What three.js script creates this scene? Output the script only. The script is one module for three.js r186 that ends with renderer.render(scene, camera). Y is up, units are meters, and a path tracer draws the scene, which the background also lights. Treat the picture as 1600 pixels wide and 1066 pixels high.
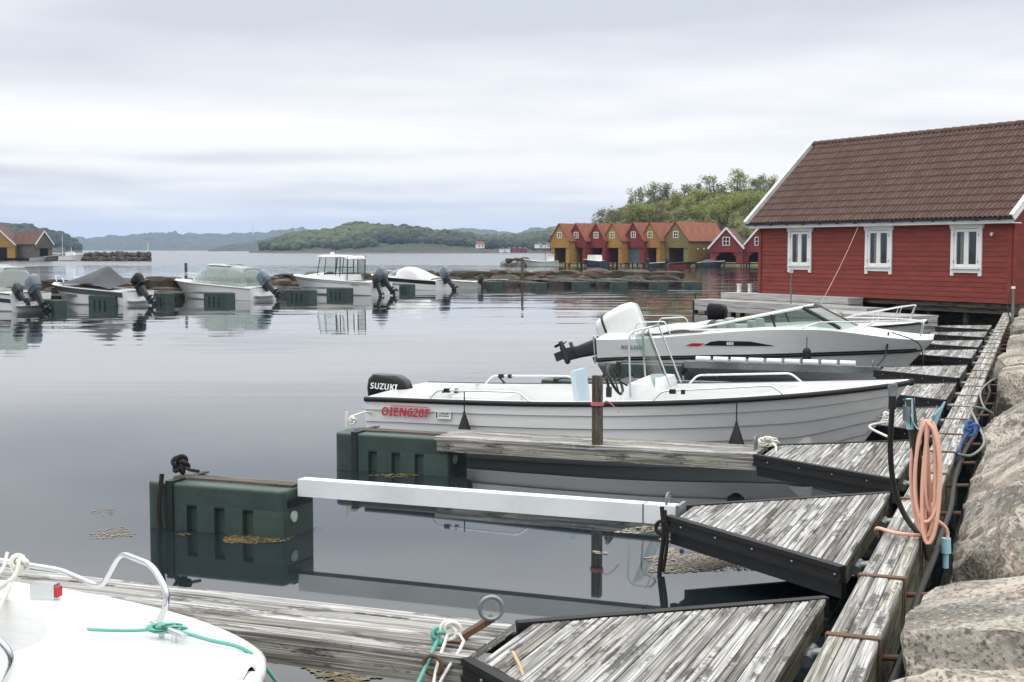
import * as THREE from 'three';
import { mergeGeometries, toCreasedNormals, mergeVertices } from 'three/addons/utils/BufferGeometryUtils.js';
import { TextGeometry } from 'three/addons/geometries/TextGeometry.js';
import { FontLoader } from 'three/addons/loaders/FontLoader.js';

// ---------- camera, sky, sun, exposure ----------
const scene = new THREE.Scene();
const FPX = 2100, EYE = 2.5, PITCH = Math.atan(143 / FPX), TH = 21.6 * Math.PI / 180;
const camera = new THREE.PerspectiveCamera(2 * Math.atan(533 / FPX) * 180 / Math.PI, 1600 / 1066, 0.1, 12000);
camera.position.set(0, EYE, 0);
camera.rotation.x = -PITCH;
const renderer = new THREE.WebGLRenderer({ antialias: true });
renderer.toneMapping = THREE.LinearToneMapping;
renderer.toneMappingExposure = 1.12;
renderer.shadowMap.enabled = true;

function rng(seed) { let a = seed >>> 0; return () => { a = a + 0x6D2B79F5 | 0; let t = Math.imul(a ^ a >>> 15, 1 | a); t = t + Math.imul(t ^ t >>> 7, 61 | t) ^ t; return ((t ^ t >>> 14) >>> 0) / 4294967296; }; }
const clamp = (x, a = 0, b = 1) => Math.min(b, Math.max(a, x)), mix = (a, b, t) => a + (b - a) * t;
const sst = (a, b, x) => { const t = clamp((x - a) / (b - a)); return t * t * (3 - 2 * t); };
// tileable value noise
function lattice(nx, ny, seed) { const r = rng(seed), g = new Float32Array(nx * ny); for (let i = 0; i < g.length; i++) g[i] = r(); return (x, y) => { const xi = Math.floor(x), yi = Math.floor(y); let fx = x - xi, fy = y - yi; fx = fx * fx * (3 - 2 * fx); fy = fy * fy * (3 - 2 * fy); const a = ((xi % nx) + nx) % nx, b = (a + 1) % nx, c = ((yi % ny) + ny) % ny, d = (c + 1) % ny; return mix(mix(g[a + c * nx], g[b + c * nx], fx), mix(g[a + d * nx], g[b + d * nx], fx), fy); }; }
function fbm(w, h, nx, ny, oct, seed, gain = 0.5) { const out = new Float32Array(w * h); let amp = 1, tot = 0; for (let o = 0; o < oct; o++) { const k = 1 << o, n = lattice(nx * k, ny * k, seed + o * 71); for (let y = 0; y < h; y++) for (let x = 0; x < w; x++) out[y * w + x] += amp * n(x / w * nx * k, y / h * ny * k); tot += amp; amp *= gain; } for (let i = 0; i < out.length; i++) out[i] /= tot; return out; }
// 3d value noise
const perm3 = (() => { const r = rng(5), p = new Float32Array(4096); for (let i = 0; i < 4096; i++) p[i] = r(); return (x, y, z) => p[(Math.imul(x, 73856093) ^ Math.imul(y, 19349663) ^ Math.imul(z, 83492791)) & 4095]; })();
function n3(x, y, z) { const xi = Math.floor(x), yi = Math.floor(y), zi = Math.floor(z); let fx = x - xi, fy = y - yi, fz = z - zi; fx = fx * fx * (3 - 2 * fx); fy = fy * fy * (3 - 2 * fy); fz = fz * fz * (3 - 2 * fz); const L = (dz) => mix(mix(perm3(xi, yi, zi + dz), perm3(xi + 1, yi, zi + dz), fx), mix(perm3(xi, yi + 1, zi + dz), perm3(xi + 1, yi + 1, zi + dz), fx), fy); return mix(L(0), L(1), fz) * 2 - 1; }
const f3 = (x, y, z, o = 4) => { let s = 0, a = 1, t = 0; for (let i = 0; i < o; i++) { s += a * n3(x + i * 17, y + i * 9, z); t += a; a *= 0.5; x *= 2.03; y *= 2.03; z *= 2.03; } return s / t; };

// overcast sky: layered cloud sheet, pale blue at the horizon
{
  const W = 2048, H = 1024, d = new Float32Array(W * H * 4);
  const c = (r, g, b) => new THREE.Color().setRGB(r / 255, g / 255, b / 255, THREE.SRGBColorSpace);
  const hor = c(214, 224, 240), white = c(247, 248, 249), grey = c(190, 195, 204);
  for (let y = 0; y < H; y++) {
    const el = ((y + 0.5) / H - 0.5) * Math.PI, e = el * 180 / Math.PI;
    for (let x = 0; x < W; x++) {
      const az = (x + 0.5) / W * 2 * Math.PI, i = (y * W + x) * 4;
      let col = hor;
      if (e > 0) {
        const k = 1 / Math.max(Math.tan(el), 0.02), px = Math.cos(az) * k, pz = Math.sin(az) * k;
        const n = f3(px * 0.16 + 3, pz * 0.16, 1.5, 5), m = f3(px * 0.42, pz * 0.42 + 7, 4.2, 5);
        const band = Math.sin(clamp(e / 13) * 6.6 - 0.75 + n * 1.1) * 0.5 + 0.5;
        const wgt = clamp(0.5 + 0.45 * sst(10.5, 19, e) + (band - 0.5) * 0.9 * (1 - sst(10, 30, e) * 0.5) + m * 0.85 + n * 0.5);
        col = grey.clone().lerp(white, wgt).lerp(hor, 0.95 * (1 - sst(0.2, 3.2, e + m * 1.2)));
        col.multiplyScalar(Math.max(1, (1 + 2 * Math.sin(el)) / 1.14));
      }
      d[i] = col.r; d[i + 1] = col.g; d[i + 2] = col.b; d[i + 3] = 1;
    }
  }
  const sky = new THREE.DataTexture(d, W, H, THREE.RGBAFormat, THREE.FloatType);
  sky.mapping = THREE.EquirectangularReflectionMapping; sky.magFilter = THREE.LinearFilter; sky.needsUpdate = true;
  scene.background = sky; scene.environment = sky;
}
const sun = new THREE.DirectionalLight(0xfff4e6, 0.5);
sun.position.set(-30, 80, -10); sun.target.position.set(0, 0, -30); sun.castShadow = true; sun.shadow.radius = 45;
sun.shadow.camera.left = -120; sun.shadow.camera.right = 120; sun.shadow.camera.top = 120; sun.shadow.camera.bottom = -120; sun.shadow.camera.far = 400;
scene.add(sun); scene.add(sun.target);
scene.fog = new THREE.FogExp2(0xb6ccee, 0.00014);

// ---------- frames of reference ----------
const cT = Math.cos(TH), sT = Math.sin(TH);
const V = (x, y, z) => new THREE.Vector3(x, y, z);
const QP = (a, y, b) => V(a * cT + b * sT, y, a * sT - b * cT);           // quay frame: a towards the shore, b along the quay
function ray(px, py) { const X = (px - 800) / FPX, Y = (533 - py) / FPX; return V(X, Y * Math.cos(PITCH) - Math.sin(PITCH), -Math.cos(PITCH) - Y * Math.sin(PITCH)); }
const G = (px, py, Y) => { const d = ray(px, py); return V(0, EYE, 0).addScaledVector(d, (Y - EYE) / d.y); };
const AT = (px, dep, Y = 0) => V((px - 800) / FPX * dep, Y, -dep);
const YAT = (py, dep) => EYE + (390 - py) * dep / FPX;

// ---------- naming and grouping ----------
const used = {};
function numbered(n) { const k = used[n] = (used[n] ?? -1) + 1; return k ? n + '_' + String(k).padStart(3, '0') : n; }
function thing(name, label, category, group, pos = V(0, 0, 0), turn = 0) { const o = new THREE.Group(); o.name = numbered(name); o.userData = { label, category }; if (group) o.userData.group = group; o.position.copy(pos); o.rotation.y = turn; scene.add(o); return o; }
function shade(m) { m.castShadow = m.receiveShadow = true; return m; }
function part(name, geom, mat, parent) { const m = shade(new THREE.Mesh(Array.isArray(geom) ? M(geom) : geom, mat)); m.name = name; parent.add(m); return m; }
function single(name, geom, mat, label, category, group, pos, turn = 0) { const m = part(numbered(name), geom, mat, scene); m.userData = { label, category }; if (group) m.userData.group = group; if (pos) m.position.copy(pos); m.rotation.y = turn; return m; }
function struct(name, geom, mat) { const m = part(numbered(name), geom, mat, scene); m.userData = { kind: 'structure' }; return m; }
function dup(o, label, pos, turn) { const c = o.clone(); c.userData = { ...o.userData }; c.name = numbered(o.name.replace(/_\d{3}$/, '')); if (label) c.userData.label = label; c.position.copy(pos); c.rotation.y = turn; scene.add(c); return c; }

// ---------- geometry helpers ----------
function norm(g) { let q = g.index ? g.toNonIndexed() : g; if (!q.attributes.normal) q.computeVertexNormals(); if (!q.attributes.uv) q.setAttribute('uv', new THREE.BufferAttribute(new Float32Array(q.attributes.position.count * 2), 2)); for (const k of Object.keys(q.attributes)) if (!['position', 'normal', 'uv'].includes(k)) q.deleteAttribute(k); q.morphAttributes = {}; return q; }
function M(list) { return mergeGeometries(list.map(norm)); }
function box(w, h, d, x = 0, y = 0, z = 0, ry = 0, rz = 0) { const g = new THREE.BoxGeometry(w, h, d); metreUV(g); if (rz) g.rotateZ(rz); if (ry) g.rotateY(ry); g.translate(x, y, z); return g; }
function metreUV(g) { const p = g.attributes.position, n = g.attributes.normal, u = g.attributes.uv; for (let i = 0; i < p.count; i++) { const ax = Math.abs(n.getX(i)), ay = Math.abs(n.getY(i)), az = Math.abs(n.getZ(i)); if (ay >= ax && ay >= az) u.setXY(i, p.getX(i), p.getZ(i)); else if (ax >= az) u.setXY(i, p.getZ(i), p.getY(i)); else u.setXY(i, p.getX(i), p.getY(i)); } return g; }
function cyl(r0, r1, h, x = 0, y = 0, z = 0, n = 12) { const g = new THREE.CylinderGeometry(r1, r0, h, n); g.translate(x, y + h / 2, z); return g; }
function rod(p, q, r, n = 8, r2 = r) { const d = q.clone().sub(p), L = d.length(), g = new THREE.CylinderGeometry(r2, r, L, n); g.translate(0, L / 2, 0); g.applyQuaternion(new THREE.Quaternion().setFromUnitVectors(V(0, 1, 0), d.normalize())); g.translate(p.x, p.y, p.z); return g; }
function tube(pts, r, seg = 0, n = 7, tension = 0.5) { const c = new THREE.CatmullRomCurve3(pts, false, 'catmullrom', tension); return new THREE.TubeGeometry(c, seg || pts.length * 6, r, n, false); }
function bentTube(pts, r, bend = 0.06, n = 8) { const path = new THREE.CurvePath(); let prev = pts[0]; for (let i = 1; i < pts.length - 1; i++) { const a = pts[i].clone().lerp(pts[i - 1], Math.min(0.45, bend / pts[i].distanceTo(pts[i - 1]))), b = pts[i].clone().lerp(pts[i + 1], Math.min(0.45, bend / pts[i].distanceTo(pts[i + 1]))); path.add(new THREE.LineCurve3(prev, a)); path.add(new THREE.QuadraticBezierCurve3(a, pts[i], b)); prev = b; } path.add(new THREE.LineCurve3(prev, pts[pts.length - 1])); const all = []; for (const c of path.curves) { const k = c.isLineCurve3 ? 1 : 5; for (let j = 0; j < k; j++) all.push(c.getPoint(j / k)); } all.push(pts[pts.length - 1]); class Poly extends THREE.Curve { getPoint(t) { const s = t * (all.length - 1), i = Math.min(all.length - 2, Math.floor(s)); return all[i].clone().lerp(all[i + 1], s - i); } } const cv = new Poly(); cv.getPointAt = cv.getPoint; cv.getTangentAt = (t) => { const e = 0.5 / (all.length - 1), a = cv.getPoint(clamp(t - e)), b = cv.getPoint(clamp(t + e)); return b.sub(a).normalize(); }; return new THREE.TubeGeometry(cv, all.length - 1, r, n, false); }
// profile [[z,y],...], run along x between xa(z) and xb(z)
function prism(profile, xa, xb, uo = 0, vo = 0) {
  const A = typeof xa === 'function' ? xa : () => xa, B = typeof xb === 'function' ? xb : () => xb, P = [], U = []; let per = 0, area = 0;
  for (let i = 0; i < profile.length; i++) { const [z0, y0] = profile[i], [z1, y1] = profile[(i + 1) % profile.length]; area += z0 * y1 - z1 * y0; }
  if (area > 0) profile = profile.slice().reverse();
  const tri = (p, q, r, u1, u2, u3) => { P.push(...p, ...q, ...r); U.push(...u1, ...u2, ...u3); };
  for (let i = 0; i < profile.length; i++) {
    const [z0, y0] = profile[i], [z1, y1] = profile[(i + 1) % profile.length], l = Math.hypot(z1 - z0, y1 - y0);
    const a0 = [A(z0), y0, z0], b0 = [B(z0), y0, z0], a1 = [A(z1), y1, z1], b1 = [B(z1), y1, z1], v0 = vo + per, v1 = vo + per + l;
    tri(a0, b1, b0, [a0[0] + uo, v0], [b1[0] + uo, v1], [b0[0] + uo, v0]); tri(a0, a1, b1, [a0[0] + uo, v0], [a1[0] + uo, v1], [b1[0] + uo, v1]); per += l;
  }
  const pts = profile.map((p) => new THREE.Vector2(p[0], p[1])), fs = THREE.ShapeUtils.triangulateShape(pts, []);
  for (const f of fs) { const [p, q, r] = f.map((k) => profile[k]), s = (q[1] - p[1]) * (r[0] - p[0]) - (q[0] - p[0]) * (r[1] - p[1]); for (const [E, want] of [[A, -1], [B, 1]]) { const o = s * want > 0 ? f : [f[0], f[2], f[1]]; tri(...o.map((k) => [E(profile[k][0]), profile[k][1], profile[k][0]]), ...o.map((k) => [profile[k][0] + uo, profile[k][1] + vo])); } }
  const g = new THREE.BufferGeometry(); g.setAttribute('position', new THREE.Float32BufferAttribute(P, 3)); g.setAttribute('uv', new THREE.Float32BufferAttribute(U, 2)); g.computeVertexNormals(); return g;
}
function boardProfile(w, t, grooves = 0, c = 0.004) { const p = [[-w / 2, -t], [-w / 2, -c], [-w / 2 + c, 0]]; for (let i = 0; i < grooves; i++) { const z = -w / 2 + w * (i + 1) / (grooves + 1); p.push([z - 0.005, 0], [z - 0.003, -0.006], [z + 0.003, -0.006], [z + 0.005, 0]); } p.push([w / 2 - c, 0], [w / 2, -c], [w / 2, -t]); return p; }
// grid surface
function surf(nu, nv, fn, su = 1, sv = 1, crease = 0) { const P = [], U = [], I = []; for (let i = 0; i <= nu; i++) for (let j = 0; j <= nv; j++) { const p = fn(i / nu, j / nv); P.push(p[0], p[1], p[2]); U.push(i / nu * su, j / nv * sv); } for (let i = 0; i < nu; i++) for (let j = 0; j < nv; j++) { const a = i * (nv + 1) + j, b = a + nv + 1; I.push(a, b, a + 1, b, b + 1, a + 1); } let g = new THREE.BufferGeometry(); g.setAttribute('position', new THREE.Float32BufferAttribute(P, 3)); g.setAttribute('uv', new THREE.Float32BufferAttribute(U, 2)); g.setIndex(I); if (crease) g = toCreasedNormals(g, crease); else g.computeVertexNormals(); return g; }
// closed loft through rings (arrays of [x,y,z]) with caps
function loft(rings, crease = 0.6) { const n = rings[0].length, P = [], I = []; for (const r of rings) for (const p of r) P.push(...p); for (let k = 0; k < rings.length - 1; k++) for (let i = 0; i < n; i++) { const a = k * n + i, b = k * n + (i + 1) % n; I.push(a, b, a + n, b, b + n, a + n); } for (const [k, f] of [[0, 1], [rings.length - 1, 0]]) { const c = P.length / 3, m = [0, 0, 0]; for (const p of rings[k]) for (let q = 0; q < 3; q++) m[q] += p[q] / n; P.push(...m); for (let i = 0; i < n; i++) { const a = k * n + i, b = k * n + (i + 1) % n; f ? I.push(c, b, a) : I.push(c, a, b); } } const g = new THREE.BufferGeometry(); g.setAttribute('position', new THREE.Float32BufferAttribute(P, 3)); g.setIndex(I); const q = toCreasedNormals(g, crease); q.setAttribute('uv', new THREE.BufferAttribute(new Float32Array(q.attributes.position.count * 2), 2)); return metreUV(q); }
function rrect(cx, cz, hx, hz, r, y, n = 4) { const o = []; for (const [sx, sz, a0] of [[1, 1, 0], [-1, 1, Math.PI / 2], [-1, -1, Math.PI], [1, -1, Math.PI * 1.5]]) for (let i = 0; i <= n; i++) { const a = a0 + i / n * Math.PI / 2; o.push([cx + sx * (hx - r) + r * Math.cos(a), y, cz + sz * (hz - r) + r * Math.sin(a)]); } return o.reverse(); }
function stone(sx, sy, sz, seed, detail, rough = 0.12, pw = 5) { let g = new THREE.IcosahedronGeometry(1, detail); g.deleteAttribute('normal'); g.deleteAttribute('uv'); g = mergeVertices(g, 1e-4); const p = g.attributes.position, s = seed * 13.7, rc = rng(seed * 97 + 5), cuts = []; for (let k = 0; k < 9; k++) { const n = V(rc() * 2 - 1, rc() * 1.6 - 0.5, rc() * 2 - 1).normalize(); cuts.push([n.x, n.y, n.z, mix(0.86, 1.12, rc())]); } for (let i = 0; i < p.count; i++) { let x = p.getX(i), y = p.getY(i), z = p.getZ(i); const k = Math.pow(Math.abs(x) ** pw + Math.abs(y) ** pw + Math.abs(z) ** pw, -1 / pw); x *= k; y *= k; z *= k; for (const [nx, ny, nz, dd] of cuts) { const q = x * nx + y * ny + z * nz - dd; if (q > 0) { x -= q * nx; y -= q * ny; z -= q * nz; } } const d = 1 + rough * f3(x * 1.3 + s, y * 1.3, z * 1.3 - s, 3) + rough * 0.55 * Math.abs(f3(x * 3.1 - s, y * 5 + s, z * 3.1, 4)) + rough * 0.25 * f3(x * 9 + s, y * 9, z * 9, 3); p.setXYZ(i, x * d * sx / 2, y * d * sy / 2, z * d * sz / 2); } g = toCreasedNormals(g, 0.32); g.setAttribute('uv', new THREE.BufferAttribute(new Float32Array(g.attributes.position.count * 2), 2)); metreUV(g); const u = g.attributes.uv; for (let i = 0; i < u.count; i++) u.setXY(i, u.getX(i) + s * 0.37, u.getY(i) + s * 0.61); return g; }

// ---------- textures and materials ----------
function tex(w, h, fn, srgb = true, rep = [1, 1]) { const d = new Uint8Array(w * h * 4); for (let i = 0; i < w * h; i++) { const c = fn(i); d[i * 4] = clamp(c[0], 0, 255); d[i * 4 + 1] = clamp(c[1], 0, 255); d[i * 4 + 2] = clamp(c[2], 0, 255); d[i * 4 + 3] = 255; } const t = new THREE.DataTexture(d, w, h); t.wrapS = t.wrapT = THREE.RepeatWrapping; t.magFilter = THREE.LinearFilter; if (srgb) t.colorSpace = THREE.SRGBColorSpace; t.repeat.set(...rep); t.needsUpdate = true; return t; }
const S = 1024;
const mat = (color, rough = 0.6, o = {}) => new THREE.MeshStandardMaterial({ color, roughness: rough, ...o });
const lerp3 = (a, b, t) => [mix(a[0], b[0], t), mix(a[1], b[1], t), mix(a[2], b[2], t)];
const N = { streak: fbm(S, S, 3, 48, 4, 11), grain: fbm(S, S, 6, 200, 3, 23), blot: fbm(S, S, 7, 14, 5, 37), soft: fbm(S, S, 5, 5, 6, 53), fine: fbm(S, S, 64, 64, 4, 71), spk: fbm(S, S, 110, 110, 2, 97), vein: fbm(S, S, 3, 9, 6, 113), soft2: fbm(S, S, 9, 9, 5, 131) };
const woodSoft = tex(512, 512, (i) => { const j = Math.floor(i / 512) * 2 * S + (i % 512) * 2, t = clamp((N.streak[j] - 0.5) * 1.2 + (N.grain[j] - 0.5) * 0.9 + 0.5); return lerp3([128, 127, 124], [188, 188, 185], t); }, true, [0.5, 1]);
const woodMap = tex(S, S, (i) => { const t = clamp((N.streak[i] - 0.5) * 1.35 + (N.grain[i] - 0.5) * 1.3 + 0.5); let c = lerp3([96, 95, 93], [204, 203, 200], t); const b = sst(0.57, 0.7, N.blot[i] * 0.6 + N.streak[i] * 0.25 + N.fine[i] * 0.22); c = lerp3(c, [52, 50, 48], b * 0.7); const w = sst(0.58, 0.72, N.soft2[i] + (N.grain[i] - 0.5) * 0.5); return lerp3(c, [214, 213, 210], w * 0.42); }, true, [0.5, 1]);
const woodBump = tex(S, S, (i) => { const v = 255 * clamp(N.streak[i] * 0.5 + N.grain[i] * 0.6 - 0.05); return [v, v, v]; }, false, [0.5, 1]);
const wood = (tint, bs = 0.004) => new THREE.MeshStandardMaterial({ color: tint, map: woodMap, bumpMap: woodBump, bumpScale: bs, roughness: 0.85 });
const rockMap = tex(S, S, (i) => { let c = lerp3([108, 107, 104], [164, 162, 158], clamp((N.soft[i] - 0.5) * 2.2 + (N.vein[i] - 0.5) * 1.6 + 0.5)); c = lerp3(c, [205, 202, 195], sst(0.55, 0.7, N.vein[i] + (N.fine[i] - 0.5) * 0.4) * 0.6); c = lerp3(c, [184, 150, 128], sst(0.58, 0.7, N.soft2[i]) * 0.3); c = lerp3(c, [92, 90, 86], sst(0.5, 0.7, N.soft[(i * 3 + 777) % (S * S)] * 0.1 + N.blot[i] * 0.35 + N.fine[i] * 0.6) * 0.6); const s = N.spk[i]; return lerp3(c, s > 0.5 ? [215, 213, 205] : [50, 50, 48], sst(0.62, 0.78, Math.abs(s - 0.5) + 0.5) * 0.5); }, true, [0.55, 0.55]);
const rockBump = tex(S, S, (i) => { const v = 255 * clamp(N.soft[i] * 0.35 + N.vein[i] * 0.35 + N.fine[i] * 0.35); return [v, v, v]; }, false, [0.55, 0.55]);
const dirtMap = (k, rep) => tex(512, 512, (i) => { const y = Math.floor(i / 512) * 2, x = (i % 512) * 2, j = y * S + x, v = 255 - k * (clamp((N.soft[j] - 0.35) * 1.7) * 0.6 + N.fine[j] * 0.4 + N.streak[j] * 0.2); return [v, v, v * 0.995]; }, true, rep);
const cleanMap = dirtMap(26, [0.5, 0.5]), grimeMap = dirtMap(90, [0.4, 0.4]), paintMap = dirtMap(60, [0.35, 1.2]);
const mt = {
  deck: wood(0xfafafa), deckB: wood(0xe0dedb), deckC: wood(0xbdb9b3), pale: new THREE.MeshStandardMaterial({ map: woodSoft, roughness: 0.85 }), beam: wood(0xd9d7cc), greenWood: wood(0x9a9878), brownWood: wood(0x8a7f70), darkWood: wood(0x6a655c),
  rock: new THREE.MeshStandardMaterial({ color: 0xe6e0d6, map: rockMap, bumpMap: rockBump, bumpScale: 0.03, roughness: 0.9 }),
  rockB: new THREE.MeshStandardMaterial({ color: 0xebe2d6, map: rockMap, bumpMap: rockBump, bumpScale: 0.03, roughness: 0.9 }),
  rockC: new THREE.MeshStandardMaterial({ color: 0xcdc9c0, map: rockMap, bumpMap: rockBump, bumpScale: 0.03, roughness: 0.9 }),
  rockFar: new THREE.MeshStandardMaterial({ color: 0x80786a, map: rockMap, roughness: 0.95 }), rockFarB: new THREE.MeshStandardMaterial({ color: 0x665d4c, map: rockMap, roughness: 0.95 }), rockFarC: new THREE.MeshStandardMaterial({ color: 0x8c7c6c, map: rockMap, roughness: 0.95 }),
  gel: new THREE.MeshPhysicalMaterial({ color: 0xe0e1e1, map: cleanMap, roughness: 0.28, clearcoat: 0.4, clearcoatRoughness: 0.15 }),
    blueGrey: mat(0xb4c6cf, 0.45), black: mat(0x101112, 0.45), rubber: mat(0x151516, 0.7, { map: grimeMap }), blackGloss: new THREE.MeshPhysicalMaterial({ color: 0x050506, roughness: 0.22, specularIntensity: 0.45 }),
  steel: mat(0xc9cbcc, 0.18, { metalness: 1 }), galv: mat(0x9aa0a2, 0.45, { metalness: 0.75, map: grimeMap }), alu: mat(0xe2e6e8, 0.35, { map: cleanMap }), rust: mat(0x6b4f3c, 0.85, { map: grimeMap }),
  green: new THREE.MeshStandardMaterial({ color: 0x3d524c, map: grimeMap, roughness: 0.5 }), greenDark: mat(0x1a2422, 0.6, { map: grimeMap }),
  glass: new THREE.MeshPhysicalMaterial({ color: 0xf2f7f5, transmission: 1, thickness: 0, roughness: 0.02, ior: 1.5 }), tint: new THREE.MeshPhysicalMaterial({ color: 0xbfd0c8, transmission: 1, thickness: 0, roughness: 0.03, ior: 1.5 }),
  vinyl: new THREE.MeshPhysicalMaterial({ color: 0xc3cdc8, transmission: 0.75, thickness: 0, roughness: 0.12, ior: 1.45 }),
  redLetter: mat(0xb3202c, 0.4), blackLetter: mat(0x17181a, 0.4), greyLetter: mat(0x6a6e72, 0.4), whiteLetter: mat(0xe6e7e8, 0.4),
  canvasGrey: mat(0x53555a, 0.9, { map: grimeMap }), canvasWhite: mat(0xdcdedd, 0.85, { map: grimeMap }), canvasPale: mat(0xc9cfca, 0.85, { map: grimeMap }),
  ropeWhite: mat(0xd7d5cc, 0.9), ropeBlack: mat(0x1c1a19, 0.9), ropeTeal: mat(0x64a596, 0.9), ropePink: mat(0xc9707a, 0.9), ropeTan: mat(0xb39f7c, 0.9),
  hose: mat(0xdcac96, 0.5), blueBracket: mat(0x8fbcc8, 0.5), navy: mat(0x23283a, 0.35), motorGrey: new THREE.MeshPhysicalMaterial({ color: 0x5a6670, roughness: 0.35, clearcoat: 0.3 }), motorDark: mat(0x26292c, 0.5),
  white: mat(0xe4e5e4, 0.5, { map: cleanMap }), red: mat(0x873529, 0.75, { map: paintMap }), redDark: mat(0x813227, 0.75, { map: paintMap }),
  ochre: mat(0xae8440, 0.8, { map: paintMap }), barn: mat(0x86302f, 0.8, { map: paintMap }), olive: mat(0x84784a, 0.8, { map: paintMap }), olive2: mat(0x867434, 0.8, { map: paintMap }), slate: mat(0x55656b, 0.7, { map: paintMap }), tarGrey: mat(0x6f675a, 0.9, { map: grimeMap }),
  orangeRoof: mat(0x98583f, 0.85, { map: grimeMap }), brownRoof: mat(0x6b4a3c, 0.85, { map: grimeMap }), dark: mat(0x14120f, 0.95), gutter: mat(0x2b2f38, 0.45), seat: mat(0x9fa4a5, 0.7),
};
const tileMats = [0x594036, 0x5e443a, 0x543c33, 0x62493e].map((c) => mat(c, 0.8, { map: grimeMap }));
const font = await new FontLoader().loadAsync('fonts/droid/droid_sans_bold.typeface.json');
function letters(txt, size, depth = 0.004, slant = 0) { const g = new TextGeometry(txt, { font, size, depth, curveSegments: 4, bevelEnabled: false }); g.computeBoundingBox(); g.translate(0, -g.boundingBox.min.y, 0); if (slant) g.applyMatrix4(new THREE.Matrix4().set(1, slant, 0, 0, 0, 1, 0, 0, 0, 0, 1, 0, 0, 0, 0, 1)); return g; }
// ================= SETTING =================
// ---------- water ----------
{
  const K = 2048, X0 = -70, X1 = 50, Z0 = 12, Z1 = -212, wx = X1 - X0, wz = Z0 - Z1, hgt = new Float32Array(K * K);
  const l1 = lattice(40, 240, 3), l2 = lattice(90, 540, 4), l3 = lattice(24, 96, 6), big = lattice(9, 20, 8);
  for (let y = 0; y < K; y++) for (let x = 0; x < K; x++) {
    const u = x / K, v = y / K, X = X0 + u * wx, Z = Z0 - v * wz, d = -Z;
    const b = X * sT - Z * cT;
    const calm = sst(13, 34, b) * 0.93 + 0.07, patch = 0.45 + 0.9 * big(u * 9, v * 20);
    const right = sst(-6, 14, X) * sst(40, 75, d);
    const amp = calm * patch * (0.6 + 1.5 * right + (X < 12 ? 3.2 : 0.4) * sst(96, 150, d - Math.max(0, X - 4) * 4));
    hgt[y * K + x] = amp * (l1(u * 40, v * 240) * 0.012 + l2(u * 90, v * 540) * 0.0045 + l3(u * 24, v * 96) * 0.016);
  }
  const d = new Float32Array(K * K * 4), sx = wx / K, sz = wz / K;
  for (let y = 0; y < K; y++) for (let x = 0; x < K; x++) {
    const xa = Math.max(0, x - 1), xb = Math.min(K - 1, x + 1), ya = Math.max(0, y - 1), yb = Math.min(K - 1, y + 1), i = (y * K + x) * 4;
    const du = (hgt[y * K + xb] - hgt[y * K + xa]) / ((xb - xa) * sx), dv = (hgt[yb * K + x] - hgt[ya * K + x]) / ((yb - ya) * sz);
    const l = Math.hypot(du, dv, 1); d[i] = -du / l * 0.5 + 0.5; d[i + 1] = -dv / l * 0.5 + 0.5; d[i + 2] = 1 / l * 0.5 + 0.5; d[i + 3] = 1;
  }
  const t = new THREE.DataTexture(d, K, K, THREE.RGBAFormat, THREE.FloatType); t.magFilter = THREE.LinearFilter; t.needsUpdate = true;
  const wm = (o) => new THREE.MeshPhysicalMaterial({ color: 0x1a2226, roughness: 0.03, ior: 1.5, ...o });
  const sheet = (x0, x1, z0, z1) => { const g = new THREE.BufferGeometry(); g.setAttribute('position', new THREE.Float32BufferAttribute([x0, 0, z0, x1, 0, z0, x1, 0, z1, x0, 0, z1], 3)); g.setAttribute('normal', new THREE.Float32BufferAttribute([0, 1, 0, 0, 1, 0, 0, 1, 0, 0, 1, 0], 3)); g.setAttribute('uv', new THREE.Float32BufferAttribute([(x0 - X0) / wx, (Z0 - z0) / wz, (x1 - X0) / wx, (Z0 - z0) / wz, (x1 - X0) / wx, (Z0 - z1) / wz, (x0 - X0) / wx, (Z0 - z1) / wz], 2)); g.setIndex([0, 1, 2, 0, 2, 3]); return g; };
  struct('water', sheet(X0, X1, Z0, Z1), wm({ normalMap: t }));
  const k2 = 512, h2 = fbm(k2, k2, 14, 40, 4, 401, 0.6), d2 = new Float32Array(k2 * k2 * 4);
  for (let y = 0; y < k2; y++) for (let x = 0; x < k2; x++) { const i = y * k2 + x, du = (h2[y * k2 + (x + 1) % k2] - h2[y * k2 + (x + k2 - 1) % k2]) * 1.0, dv = (h2[((y + 1) % k2) * k2 + x] - h2[((y + k2 - 1) % k2) * k2 + x]) * 1.6, l = Math.hypot(du, dv, 1); d2[i * 4] = 0.5 - du / l / 2; d2[i * 4 + 1] = 0.5 - dv / l / 2; d2[i * 4 + 2] = 0.5 + 0.5 / l; d2[i * 4 + 3] = 1; }
  const t2 = new THREE.DataTexture(d2, k2, k2, THREE.RGBAFormat, THREE.FloatType); t2.wrapS = t2.wrapT = THREE.RepeatWrapping; t2.magFilter = THREE.LinearFilter; t2.repeat.set(4, 4.6); t2.needsUpdate = true;
  const R = 4700;
  struct('water', [sheet(-R, X0, Z0, Z1), sheet(X1, R, Z0, Z1), sheet(-R, R, Z1, -R)], wm({ normalMap: t2, roughness: 0.16 }));
}

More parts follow.
